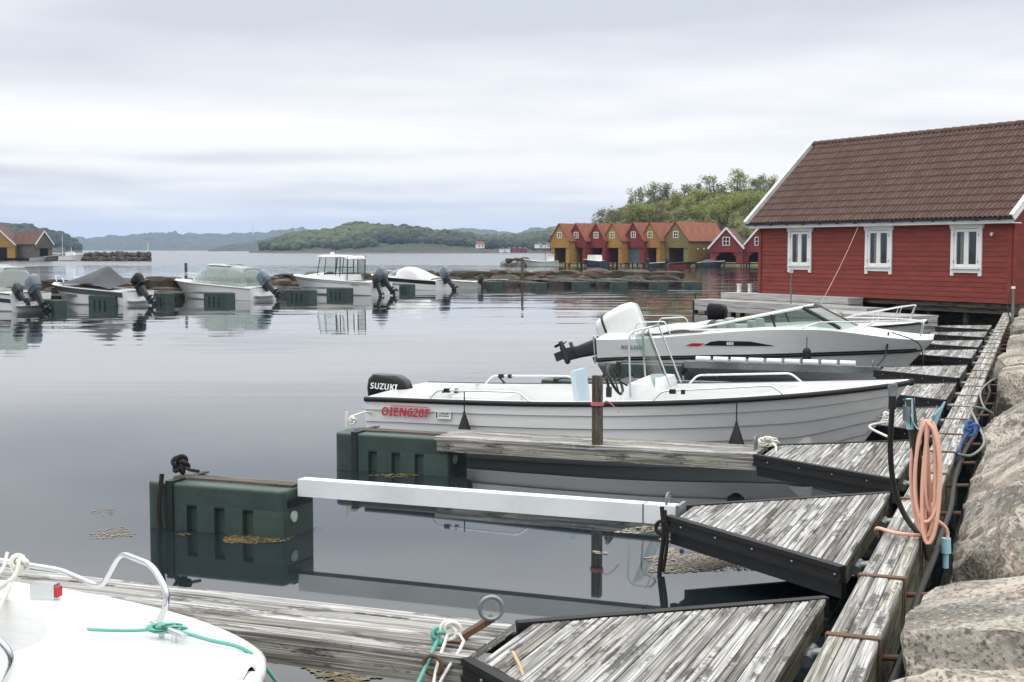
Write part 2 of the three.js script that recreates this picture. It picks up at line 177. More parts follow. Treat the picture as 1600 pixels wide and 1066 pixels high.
// ---------- far land ----------
const prof = (pts, px) => { if (px <= pts[0][0]) return pts[0][1]; for (let i = 1; i < pts.length; i++) if (px <= pts[i][0]) { const [x0, y0] = pts[i - 1], [x1, y1] = pts[i], t = (px - x0) / (x1 - x0); return mix(y0, y1, t * t * (3 - 2 * t)); } return pts[pts.length - 1][1]; };
function ridge(name, pts, dep, thick, color, bump, seed, shoreCol) {
  const px0 = pts[0][0], px1 = pts[pts.length - 1][0], nu = 260, nv = 26, top = (px) => Math.max(0.5, EYE * sst(391, 384, prof(pts, px)) + (390 - prof(pts, px)) * dep / FPX);
  const at = (u, v) => { const px = mix(px0, px1, u), X = (px - 800) / FPX * dep, H = top(px); const s = v < 0.62 ? Math.pow(v / 0.62, 0.8) : 1 - Math.pow((v - 0.62) / 0.38, 1.5); const z = -dep - (v - 0.05) * thick; const X2 = X * (1 + (v * thick) / dep); return [X2, Math.max(-1, H * s * (1 + 0.16 * f3(X / (H * 1.6) + seed, v * 5, seed, 4) * (v > 0.02 ? 1 : 0)) + bump * f3(X / bump / 1.7, z / bump / 1.7, seed, 3) * (v > 0.05 ? 1 : 0) - (v === 0 || v === 1 ? 2 : 0)), z + f3(X / 60, seed, 0, 3) * thick * 0.03]; };
  const g = surf(nu, nv, at, (px1 - px0) / FPX * dep, thick);
  const m = struct(name, g, color); return { at, top };
}
const hillTex = tex(512, 512, (i) => { const j = Math.floor(i / 512) * 2 * S + (i % 512) * 2, v = N.soft[j] * 0.6 + N.fine[j] * 0.5; return lerp3(lerp3([50, 64, 42], [104, 118, 74], clamp(v * 2 - 0.6)), [128, 122, 110], sst(0.58, 0.7, N.blot[j]) * 0.7); }, true, [0.01, 0.01]);
const hillMat = new THREE.MeshStandardMaterial({ color: 0x9c9a90, map: hillTex, roughness: 1 }), isleMat = new THREE.MeshStandardMaterial({ color: 0x9c9a90, map: hillTex.clone(), roughness: 1 }); isleMat.map.repeat.set(0.04, 0.04); isleMat.map.needsUpdate = true;
ridge('hill', [[60, 386], [100, 371], [140, 368], [200, 365], [250, 361], [282, 361], [300, 364], [360, 363], [400, 358], [440, 357], [480, 355], [520, 358], [580, 365], [640, 370]], 3300, 900, hillMat, 9, 3);
ridge('hill', [[600, 372], [680, 358], [722, 351], [765, 355], [805, 361], [840, 352], [880, 347], [905, 345], [960, 349], [1100, 343], [1300, 345], [1700, 338]], 2900, 800, hillMat, 8, 7);
ridge('hill', [[330, 390], [380, 381], [430, 371], [470, 362], [520, 358], [600, 357], [660, 366], [720, 368], [800, 374]], 1900, 400, hillMat, 7, 12);
const isle = ridge('hill', [[395, 391], [425, 385], [460, 375], [510, 367], [555, 357], [600, 354], [640, 357], [680, 363], [720, 371], [760, 377], [800, 379], [832, 375], [862, 368], [920, 368], [1050, 362], [1250, 358]], 1000, 190, isleMat, 2.5, 21);
const west = ridge('hill', [[-420, 350], [-100, 356], [0, 359], [40, 360], [72, 366], [100, 373], [122, 384], [136, 390]], 1150, 160, isleMat, 2.5, 33);

function forest(land, dep, n, seed, label, hmin, hmax, cols, lim) {
  let g = new THREE.IcosahedronGeometry(1, 2); g.deleteAttribute('uv'); const p = g.attributes.position; for (let i = 0; i < p.count; i++) { const x = p.getX(i), y = p.getY(i), z = p.getZ(i), d = 1 + 0.42 * f3(x * 2.1, y * 2.1, z * 2.1 + 4, 3); p.setXYZ(i, x * d * 0.42, y * d * 0.55 + 0.45, z * d * 0.42); } g.computeVertexNormals();
  const im = new THREE.InstancedMesh(g, mat(0xffffff, 1), n), r = rng(seed), m = new THREE.Matrix4(), q = new THREE.Quaternion(), c = new THREE.Color(); let k = 0;
  for (let i = 0; i < n * 3 && k < n; i++) { const u = r(), v = 0.06 + Math.pow(r(), 0.8) * 0.6, P = land.at(u, v); if (P[1] < 2.2 || f3(P[0] / 30, P[2] / 30, seed, 3) < (v < 0.2 ? 0.12 : -0.28) || !lim(u, v)) continue; const h = mix(hmin, hmax, r()) * (0.7 + 0.6 * v), w = h * mix(0.8, 1.5, r()); q.setFromAxisAngle(V(0, 1, 0), r() * 6.28); m.compose(V(P[0], P[1] - 0.4, P[2]), q, V(w, h, w)); im.setMatrixAt(k, m); const t = clamp(f3(P[0] / 45, P[2] / 45, seed + 5, 2) * 1.3 + 0.35 + (r() - 0.5) * 0.5); c.copy(cols[0]).lerp(cols[1], t); im.setColorAt(k, c); k++; }
  im.count = k; im.name = numbered('forest'); im.userData = { kind: 'stuff', label, category: 'forest' }; shade(im); scene.add(im);
}
const C = (r, g, b) => new THREE.Color().setRGB(r, g, b);
ridge('shore', [[390, 391], [430, 389], [520, 388.5], [600, 389.5], [700, 388.5], [800, 389], [1000, 389]], 975, 26, mt.rockFarC, 1.2, 51);
forest(isle, 1000, 5200, 41, 'mixed green wood covering the long wooded island shore', 4, 7.5, [C(0.016, 0.026, 0.016), C(0.075, 0.1, 0.038)], () => true);
forest(west, 1150, 2200, 43, 'dark pine wood behind the mustard shed by the jetty', 4.5, 8, [C(0.016, 0.026, 0.016), C(0.05, 0.075, 0.03)], () => true);

// wind turbines far behind the ridge
for (const [px, py, label] of [[396, 349, 'white wind turbine standing on the far ridge, clear of trees'], [463, 353, 'faint wind turbine beside the wooded top of the far ridge']]) {
  const D = 3700, t = thing('wind_turbine', label, 'wind turbine', 'wind turbines on the far ridge', AT(px, D, 0)), hy = YAT(py, D), w = mat(0xdfe2e4, 0.5);
  part('tower', rod(V(0, 0, 0), V(0, hy, 0), 1.4, 10, 0.8), w, t); part('hub', rod(V(0, hy, -2), V(0, hy, 5), 1.1), w, t);
  for (let k = 0; k < 3; k++) { const a = k * 2.094 + 0.5; part('blade', rod(V(0, hy, 5), V(Math.sin(a) * 19, hy + Math.cos(a) * 19, 5), 0.9, 6, 0.25), w, t); }
}
// village on the island shore
{
  const D = 985; const H = (px, y0, w, h, d, wall, roof, label, turn = 0.3) => { const t = thing('shore_house', label, 'house', 'houses on the island shore', AT(px, D - 6, Math.max(0.3, YAT(y0, D))), turn); part('wall', box(w, h, d, 0, h / 2, 0), wall, t); const rh = w * 0.36; part('roof', prism([[-d / 2 - 0.3, h], [d / 2 + 0.3, h], [0, h + rh]].map((p) => p), -w / 2 - 0.3, w / 2 + 0.3), roof, t); for (const s of [-1, 1]) part('window', box(0.9, 1.1, 0.1, s * w * 0.22, h * 0.55, d / 2 + 0.05), mt.dark, t); return t; };
  H(750, 388, 5.5, 2.8, 4.5, mt.white, mt.orangeRoof, 'white house with orange roof alone above the island shore');
  H(785, 396, 3, 2.6, 4, mt.white, mt.tarGrey, 'pale boathouse with grey roof at the end of the shore row', 1.2); H(794, 396, 3, 2.8, 4, mt.white, mt.tarGrey, 'pale boathouse with grey roof next to the red shore sheds', 1.2);
  H(803, 395.5, 3, 3, 4, mt.barn, mt.orangeRoof, 'red shed next to the pale grey-roofed shore boathouses', 1.2); H(811, 395.5, 3.2, 3, 4, mt.barn, mt.orangeRoof, 'red shed in the middle of the red shore row', 1.2); H(819, 395.5, 3, 2.8, 4, mt.barn, mt.tarGrey, 'red shed with grey roof ending the red shore row', 1.2);
  H(841, 388, 4.5, 3, 4, mt.white, mt.tarGrey, 'white gabled house above the red shore sheds', 1.1); H(853, 388, 4, 2.6, 4, mt.white, mt.tarGrey, 'smaller white gabled house beside the mustard boathouse roof', 1.0);
}

// ---------- hillside with trees behind the boathouses ----------
const moundTex = tex(512, 512, (i) => { const j = Math.floor(i / 512) * 2 * S + (i % 512) * 2; return lerp3(lerp3([92, 82, 62], [116, 118, 68], clamp(N.soft[j] * 2.4 - 0.7)), [118, 112, 104], sst(0.56, 0.66, N.blot[j]) * 0.7); }, true, [0.12, 0.12]);
const moundPts = [[860, 392], [900, 380], [930, 357], [955, 338], [985, 326], [1020, 318], [1060, 314], [1100, 310], [1140, 306], [1180, 300], [1240, 296], [1400, 300], [1700, 300]];
const mound = (() => { const dep = 214, thick = 70, at = (u, v) => { const px = mix(860, 1700, u), X = (px - 800) / FPX * dep * (1 + v * thick / dep), H = Math.max(0.2, EYE * sst(392, 375, prof(moundPts, px)) + (390 - prof(moundPts, px)) * (dep + 0.45 * thick) / FPX); const s = v < 0.5 ? Math.sin(v / 0.5 * Math.PI / 2) : 1 - Math.pow((v - 0.5) / 0.5, 2) * 0.9; return [X, H * s + (v > 0 ? 1.1 * f3(X / 6, v * 8, 2, 4) : -0.6), -dep - v * thick]; }; const g = surf(120, 40, at, 84, 70); struct('hillside', g, new THREE.MeshStandardMaterial({ map: moundTex, roughness: 1 })); return { at }; })();
function crownGeo(seed, h, w, n, leaf, low = 0.3) { const r = rng(seed), cl = []; const k = 16 + Math.floor(r() * 6); for (let i = 0; i < k; i++) { const a = r() * 6.28, e = Math.sqrt(r()) * 0.36 * w, y = mix(low, 0.9, Math.pow(r(), 0.85)); cl.push([Math.cos(a) * e * (1.25 - y * 0.6), y * h, Math.sin(a) * e * (1.25 - y * 0.6), mix(0.12, 0.22, r()) * w]); } const P = [], Nn = []; for (let i = 0; i < n; i++) { const c = cl[Math.floor(r() * k)], d = V(r() - 0.5, r() - 0.5, r() - 0.5).normalize(), q = Math.pow(r(), 0.45) * c[3], p = V(c[0], c[1], c[2]).addScaledVector(d, q); p.y = Math.max(p.y, h * 0.16); const a = V(r() - 0.5, r() - 0.5, r() - 0.5).normalize(), b = a.clone().cross(V(r() - 0.5, r() + 0.2, r() - 0.5)).normalize(), s = leaf * mix(0.6, 1.3, r()), nn = a.clone().cross(b), fl = nn.dot(d) < 0; if (fl) nn.negate(); for (const [x, y] of fl ? [[1, -0.4], [-1, -0.6], [0.1, 1]] : [[-1, -0.6], [1, -0.4], [0.1, 1]]) { P.push(p.x + (a.x * x + b.x * y) * s, p.y + (a.y * x + b.y * y) * s, p.z + (a.z * x + b.z * y) * s); Nn.push(nn.x, nn.y, nn.z); } } const g = new THREE.BufferGeometry(); g.setAttribute('position', new THREE.Float32BufferAttribute(P, 3)); g.setAttribute('normal', new THREE.Float32BufferAttribute(Nn, 3)); g.userData.cl = cl; return g; }
function trunkGeo(seed, h, w, cl, r0) { const r = rng(seed), L = [rod(V(0, -0.5, 0), V(0.05 * h, h * 0.45, 0.03 * h), r0, 7, r0 * 0.6), rod(V(0.05 * h, h * 0.45, 0.03 * h), V(0, h * 0.9, 0), r0 * 0.6, 6, r0 * 0.12)]; for (const c of cl) { const y = Math.max(0.15, r() * 0.5) * h; L.push(rod(V(0.04 * h * y / h, y, 0.02 * h), V(c[0], c[1], c[2]), r0 * 0.34, 5, r0 * 0.08)); for (let j = 0; j < 4; j++) L.push(rod(V(c[0] * 0.7, mix(y, c[1], 0.7), c[2] * 0.7), V(c[0] + (r() - 0.5) * c[3] * 2, c[1] + (r() - 0.2) * c[3] * 1.3, c[2] + (r() - 0.5) * c[3] * 2), r0 * 0.13, 4, r0 * 0.04)); } return M(L); }
const leafMat = (c) => new THREE.MeshPhysicalMaterial({ color: c, roughness: 0.95, transmission: 0.6, thickness: 0, side: THREE.DoubleSide });
const leafs = [leafMat(C(0.2, 0.22, 0.06)), leafMat(C(0.25, 0.28, 0.05)), leafMat(C(0.14, 0.16, 0.055)), leafMat(C(0.2, 0.18, 0.09))], barkM = mat(0x4a4138, 0.95);
function tree(px, baseY, dep, h, w, n, lm, label, seed) { const y = YAT(baseY, dep), t = thing('deciduous_tree', label, 'tree', 'trees on the hillside', AT(px, dep, y), seed); const g = crownGeo(seed * 7 + 1, h, w, n, 0.145, 0.12); part('trunk', trunkGeo(seed, h, w, g.userData.cl, h * 0.022), barkM, t); part('crown', g, leafs[lm], t); return t; }
tree(938, 357, 232, 3.2, 4.2, 527, 3, 'small half-bare tree alone at the seaward foot of the hillside', 1);
tree(992, 327, 246, 4.0, 5, 1159, 0, 'round olive-green tree at the seaward brow of the hillside', 2);
tree(1022, 322, 248, 4.6, 5.5, 1264, 0, 'thin-leaved tree, second along the hilltop from the sea', 3);
tree(1043, 320, 247, 4.0, 5, 1054, 2, 'dark thin-leaved tree above the grey-doored boathouse', 4);
tree(1068, 318, 247, 3.2, 4.6, 737, 3, 'brownish sparse tree in the dip of the hilltop', 5);
tree(1084, 318, 246, 3.6, 3.8, 737, 2, 'low dark bushy tree in the middle of the hilltop', 6);
tree(1106, 316, 246, 4.8, 4.6, 1159, 0, 'open-branched tree beside the tallest hilltop tree', 7);
tree(1124, 318, 240, 3.6, 3.6, 632, 3, 'thin brownish tree showing sky between its branches', 8);
tree(1152, 318, 244, 6.2, 6.2, 2108, 1, 'tallest bright green tree on the hilltop', 9);
tree(1186, 318, 240, 5.4, 5.6, 1791, 0, 'broad green tree touching the red house roof line', 10);
tree(1215, 320, 240, 5, 6, 1581, 1, 'green tree behind the white gable board of the red house', 11);
tree(1135, 345, 222, 4.2, 6.5, 2318, 1, 'bright yellow-green bush behind the olive boathouse roof', 12);
tree(1168, 343, 222, 4.6, 6.5, 2529, 1, 'large yellow-green bush above the small red boathouse gable', 13);
tree(1098, 346, 222, 3.0, 5.5, 1581, 1, 'low lime-green bush over the olive boathouse ridge', 14);
tree(1060, 348, 222, 2.4, 5.2, 1054, 0, 'low green bush above the second mustard gable', 15);
tree(1200, 342, 221, 4.6, 6.5, 2318, 1, 'yellow-green bush in the gap beside the red house', 16);
tree(962, 349, 228, 2.6, 5, 948, 2, 'dark green thicket on the seaward slope of the hillside', 17);
[[1008, 346], [1032, 348], [1078, 337], [1112, 334], [1150, 336], [1184, 333], [988, 344], [1122, 348], [1092, 328], [1132, 326], [1050, 332], [1165, 327]].forEach(([px, y], i) => tree(px, y, 225 + (350 - y) * 0.7, 2.6 + (i % 3) * 0.5, 5.2, 1500, i % 4 === 1 ? 0 : 1, 'leafy yellow-green bush on the slope above the orange roofs', 30 + i));
{ // undergrowth
  const n = 1300, g = crownGeo(77, 1.4, 2.4, 60, 0.14, 0.15), im = new THREE.InstancedMesh(g, new THREE.MeshStandardMaterial({ color: 0xffffff, roughness: 1, side: THREE.DoubleSide }), n), r = rng(9), m = new THREE.Matrix4(), q = new THREE.Quaternion(), c = new THREE.Color();
  for (let i = 0; i < n; i++) { const P = mound.at(r() * 0.62, 0.03 + r() * 0.6), s = mix(0.5, 1.25, r()); q.setFromAxisAngle(V(0, 1, 0), r() * 6.28); m.compose(V(P[0], P[1] - 0.2, P[2]), q, V(s, s * 0.8, s)); im.setMatrixAt(i, m); c.copy(C(0.1, 0.08, 0.05)).lerp(C(0.2, 0.23, 0.05), clamp(f3(P[0] / 7, P[2] / 7, 3, 2) + 0.35 + (r() - 0.5) * 0.6)); im.setColorAt(i, c); }
  im.name = 'undergrowth'; im.userData = { kind: 'stuff', label: 'brown and green scrub covering the hillside', category: 'scrub' }; shade(im); scene.add(im);
}
// ================= BOATHOUSES AND SHEDS ACROSS THE WATER =================
// local frame: front in the plane z = 0 facing +z, ridge running to -z
function shed(o) {
  const t = thing('boathouse', o.label, 'boathouse', o.group, o.pos, o.turn), { w, d, base = 0.5, eave, apex, wall, roof, trim } = o, hw = w / 2, th = 0.12;
  const ow = (o.open ?? 0.62) * w / 2, oh = o.openTop ?? 2.8;
  // side and back walls
  part('side_wall', box(th, eave - base, d, -hw + th / 2, (eave + base) / 2, -d / 2 - 0.1), o.side ?? wall, t); part('side_wall', box(th, eave - base, d, hw - th / 2, (eave + base) / 2, -d / 2 - 0.1), o.side ?? wall, t);
  part('back_wall', prism([[-hw + th, base], [hw - th, base], [hw - th, eave], [0, apex - 0.05], [-hw + th, eave]], -0.06, 0.06).rotateY(Math.PI / 2).translate(0, 0, -d), wall, t);
  part('floor', box(w - 0.3, 0.1, d * 0.72, 0, base - 0.2, -d * 0.63), mt.darkWood, t);
  // front posts, gable
  for (const s of [-1, 1]) part('front_post', box(hw - ow - 0.02, oh - base + 0.1, th, s * (hw + ow) / 2, (oh + base - 0.1) / 2, -0.06), wall, t);
  const gb = new THREE.Shape(); gb.moveTo(-hw - 0.05, oh); gb.lineTo(hw + 0.05, oh); gb.lineTo(hw + 0.05, eave); gb.lineTo(0, apex); gb.lineTo(-hw - 0.05, eave); gb.closePath();
  const hole = new THREE.Path(), wy = mix(eave, apex, 0.3), ws = o.win ?? 0.32; hole.moveTo(-ws, wy - ws * 1.25); hole.lineTo(-ws, wy + ws * 1.25); hole.lineTo(ws, wy + ws * 1.25); hole.lineTo(ws, wy - ws * 1.25); hole.closePath(); if (!o.noWin) gb.holes.push(hole);
  const gg = new THREE.ExtrudeGeometry(gb, { depth: 0.14, bevelEnabled: false }); part('gable', gg.translate(0, 0, 0.02), wall, t);
  // cladding battens on the gable
  const bl = []; for (let x = -hw + 0.18; x < hw; x += 0.3) { const y1 = mix(apex, eave, Math.abs(x) / hw) - 0.12; if (Math.abs(x) > ws + 0.12 || o.noWin) bl.push(box(0.06, y1 - oh, 0.03, x, (y1 + oh) / 2, 0.175)); } const cl = part('cladding', bl, wall, t); cl.userData.kind = 'stuff';
  if (!o.noWin) { const f = part('window', [box(ws * 2 + 0.16, 0.1, 0.08, 0, wy + ws * 1.25 + 0.03, 0.19), box(ws * 2 + 0.16, 0.1, 0.08, 0, wy - ws * 1.25 - 0.03, 0.19), box(0.1, ws * 2.5, 0.08, -ws - 0.03, wy, 0.19), box(0.1, ws * 2.5, 0.08, ws + 0.03, wy, 0.19), box(0.07, ws * 2.5, 0.06, 0, wy, 0.17), box(ws * 2, 0.06, 0.05, 0, wy, 0.168)], mt.white, t); part('pane', box(ws * 2, ws * 2.5, 0.02, 0, wy, 0.1), mt.blackGloss, f); }
  const rl = Math.hypot(hw + 0.3, apex - eave + 0.25), ang = Math.atan2(apex - eave, hw);
  for (const s of [-1, 1]) { const g = box(rl, 0.12, d + 0.5, 0, 0, 0); g.translate(rl / 2 - 0.02, 0.07, 0); g.rotateZ(-ang); if (s < 0) g.scale(-1, 1, 1); if (s < 0) { const ix = g.index.array; for (let i = 0; i < ix.length; i += 3) { const q = ix[i]; ix[i] = ix[i + 1]; ix[i + 1] = q; } } g.translate(0, apex, -d / 2 + 0.1); part('roof', g, roof, t);
    if (trim) { const b = box(rl + 0.05, 0.26, 0.06, 0, 0, 0); b.translate(rl / 2, 0.02, 0); b.rotateZ(-ang); if (s < 0) b.rotateY(Math.PI); b.translate(0, apex + 0.02, 0.4); part('bargeboard', b, trim, t); } }
  if (o.door) part('door', box(ow * 2 + 0.05, oh - base, 0.06, 0, (oh + base) / 2, -0.16), o.door, t);
  if (o.arch) { for (const s of [-1, 1]) part('arch_bracket', prism([[0, 0], [0, -0.7], [0.7, 0]].map(([z, y]) => [z, y]), -0.05, 0.05).rotateY(s > 0 ? -Math.PI / 2 : Math.PI / 2).translate(s * ow, oh, -0.06), wall, t); }
  for (const s of [-1, 1]) for (const z of [-0.15, -d * 0.5, -d + 0.2]) part('pile', cyl(0.11, 0.1, base + 1.1, s * (hw - 0.2), -1, z, 7), mt.darkWood, t);
  if (o.sideWin) for (const z of o.sideWin) part('lamp_glass', new THREE.SphereGeometry(0.16, 8, 6).translate(hw + 0.05, mix(base, eave, 0.6), z), mt.white, t);
  return t;
}
const rowOf = 'boathouses in the colourful row', D0 = 203, tR = -0.6;
const row = (px, w, wall, label, o = {}) => shed({ label, group: rowOf, pos: AT(px, D0 + (o.dz ?? 0), 0), turn: tR, w, d: 7.5, eave: 3.95, apex: o.apex ?? 6.35, wall, roof: mt.orangeRoof, openTop: 2.75, ...o });
row(875, 3.2, mt.ochre, 'mustard boathouse at the open-water end of the colourful row', { win: 0.3 });
row(901, 3.1, mt.barn, 'dark red boathouse next to the end mustard boathouse', { dz: 0.6 });
row(932, 3.1, mt.barn, 'dark red boathouse with a blue and white boat in its mouth', { dz: 0.4 });
row(957, 3.1, mt.ochre, 'mustard boathouse between two dark red boathouses', { dz: -0.4 });
row(990, 3.3, mt.barn, 'dark red boathouse with a closed slate-grey door', { dz: -0.2, apex: 6.5, door: mt.slate });
row(1016, 3.2, mt.ochre, 'mustard boathouse between the grey-doored red one and the olive one', { dz: -0.4, apex: 6.5 });
row(1056, 4.1, mt.olive, 'olive boathouse with a long orange roof side', { dz: -1, apex: 6.6, side: mt.olive2, d: 13, win: 0.36, open: 0.6, sideWin: [-3, -5] });
for (const [px, w, label] of [[1134, 4.8, 'small red boathouse with white gable boards and arched opening beside the olive boathouse'], [1184, 4.6, 'red white-trimmed boathouse half hidden by the red house']]) shed({ label, group: 'white-trimmed red boathouses', pos: AT(px, 200, 0), turn: -0.28, w, d: 8, base: 0.55, eave: 2.9, apex: 5.65, wall: mt.barn, roof: mt.brownRoof, trim: mt.white, openTop: 2.1, open: 0.6, win: 0.45, arch: true });
// sheds by the jetty
shed({ label: 'mustard shed with white gable boards on the jetty shore', group: 'sheds by the jetty', pos: AT(-8, 305, 0), turn: 0.12, w: 9.2, d: 9, base: 0.7, eave: 3.7, apex: 8.2, wall: mt.ochre, roof: mt.brownRoof, trim: mt.white, openTop: 3.0, open: 0.62, win: 0.6 });
shed({ label: 'weathered grey shed with brown roof behind the jetty boats', group: 'sheds by the jetty', pos: AT(70, 306, 0), turn: 0.95, w: 4.4, d: 9.5, base: 0.6, eave: 3.9, apex: 6.6, wall: mt.tarGrey, roof: mt.brownRoof, trim: mt.white, openTop: 2.8, open: 0.5, noWin: true });
struct('shore', surf(40, 8, (u, v) => { const X = mix(-135, -97 + 2 * Math.sin(u * 9), u), z = mix(-311, -340, v); return [X - v * 8, (v > 0 ? 1.2 : -0.5) + 0.6 * f3(X / 3, v * 4, 1, 3), z]; }, 40, 30), mt.rockFarB);

// jetty of boulders with its pole
{
  const t = thing('stone_jetty', 'low boulder jetty with a thin pole at its tip beyond the breakwater', 'jetty', null, AT(128, 300, 0)); const r = rng(61), L = 15.6;
  part('core', box(L - 0.6, 1.2, 2.2, L / 2, 0.2, -0.4), mt.rockFarB, t);
  for (let i = 0; i < 30; i++) { const up = i % 2, s = mix(1.1, 1.7, r()), m = part('boulder', stone(s, s * 0.75, s, i + 3, 3, 0.3, 3), [mt.rockFar, mt.rockFarB, mt.rockFarC][i % 3], t); m.position.set(0.4 + (i + 0.5) / 30 * (L - 0.8), up ? 1.15 + r() * 0.35 : 0.35, up ? -0.1 : 0.55); m.rotation.set(r(), r() * 6, r()); }
  part('pole', rod(V(L - 0.7, 0.8, 0), V(L - 0.7, 4.2, 0), 0.07), mt.white, t);
}
// rock at the end of the colourful row
{ const t = thing('shore_rock', 'low dark rocks at the open-water end of the colourful boathouses', 'rock', null, AT(806, 205, 0)), r = rng(63); for (let i = 0; i < 7; i++) { const s = mix(1.2, 2.2, r()), m = part('boulder', stone(s, s * 0.7, s, i + 40, 3, 0.3, 3), i % 2 ? mt.rockFarB : mt.rockC, t); m.position.set(-1.6 + i * 0.6, 0.25 + (i % 2) * 0.5, -0.4 + r()); m.rotation.y = r() * 6; } }

// ================= BREAKWATER =================
{
  const t = thing('stone_breakwater', 'long stone breakwater behind the row of moored boats', 'breakwater'); const path = [[-62, -28], [-40, -47], [-24.2, -61.5], [-16.5, -72], [-11, -86], [-3, -94.5], [10.4, -94.8]].map(([x, z]) => V(x, 0, z)), r = rng(71);
  for (let i = 0; i < path.length - 1; i++) {
    const p = path[i], q = path[i + 1], L = p.distanceTo(q), dir = q.clone().sub(p).normalize(), side = V(-dir.z, 0, dir.x), yaw = Math.atan2(-dir.z, dir.x); const core = part('core', box(L + 0.6, 1.5, 1.6, 0, 0.15, 0), mt.rockFarB, t); core.position.copy(p).lerp(q, 0.5); core.rotation.y = yaw;
    for (const [lift, off, hgt] of [[0.2, 0.75, 0.95], [0.74, 0.25, 0.6]]) { let s = 0; while (s < L) { const l = mix(1.3, 2.9, r()), h = hgt * mix(0.85, 1.2, r()), m = part('stone', stone(l * 1.04, h, mix(1.0, 1.5, r()), Math.floor(r() * 900), 4, 0.16, 6), [mt.rockFar, mt.rockFarB, mt.rockFar, mt.rockFarC][Math.floor(r() * 4)], t); m.position.copy(p).addScaledVector(dir, s + l / 2).addScaledVector(side, off + (r() - 0.5) * 0.2); m.position.y = lift + (r() - 0.5) * 0.14; m.rotation.set((r() - 0.5) * 0.1, yaw + (r() - 0.5) * 0.14, (r() - 0.5) * 0.08); s += l; } }
  }
}

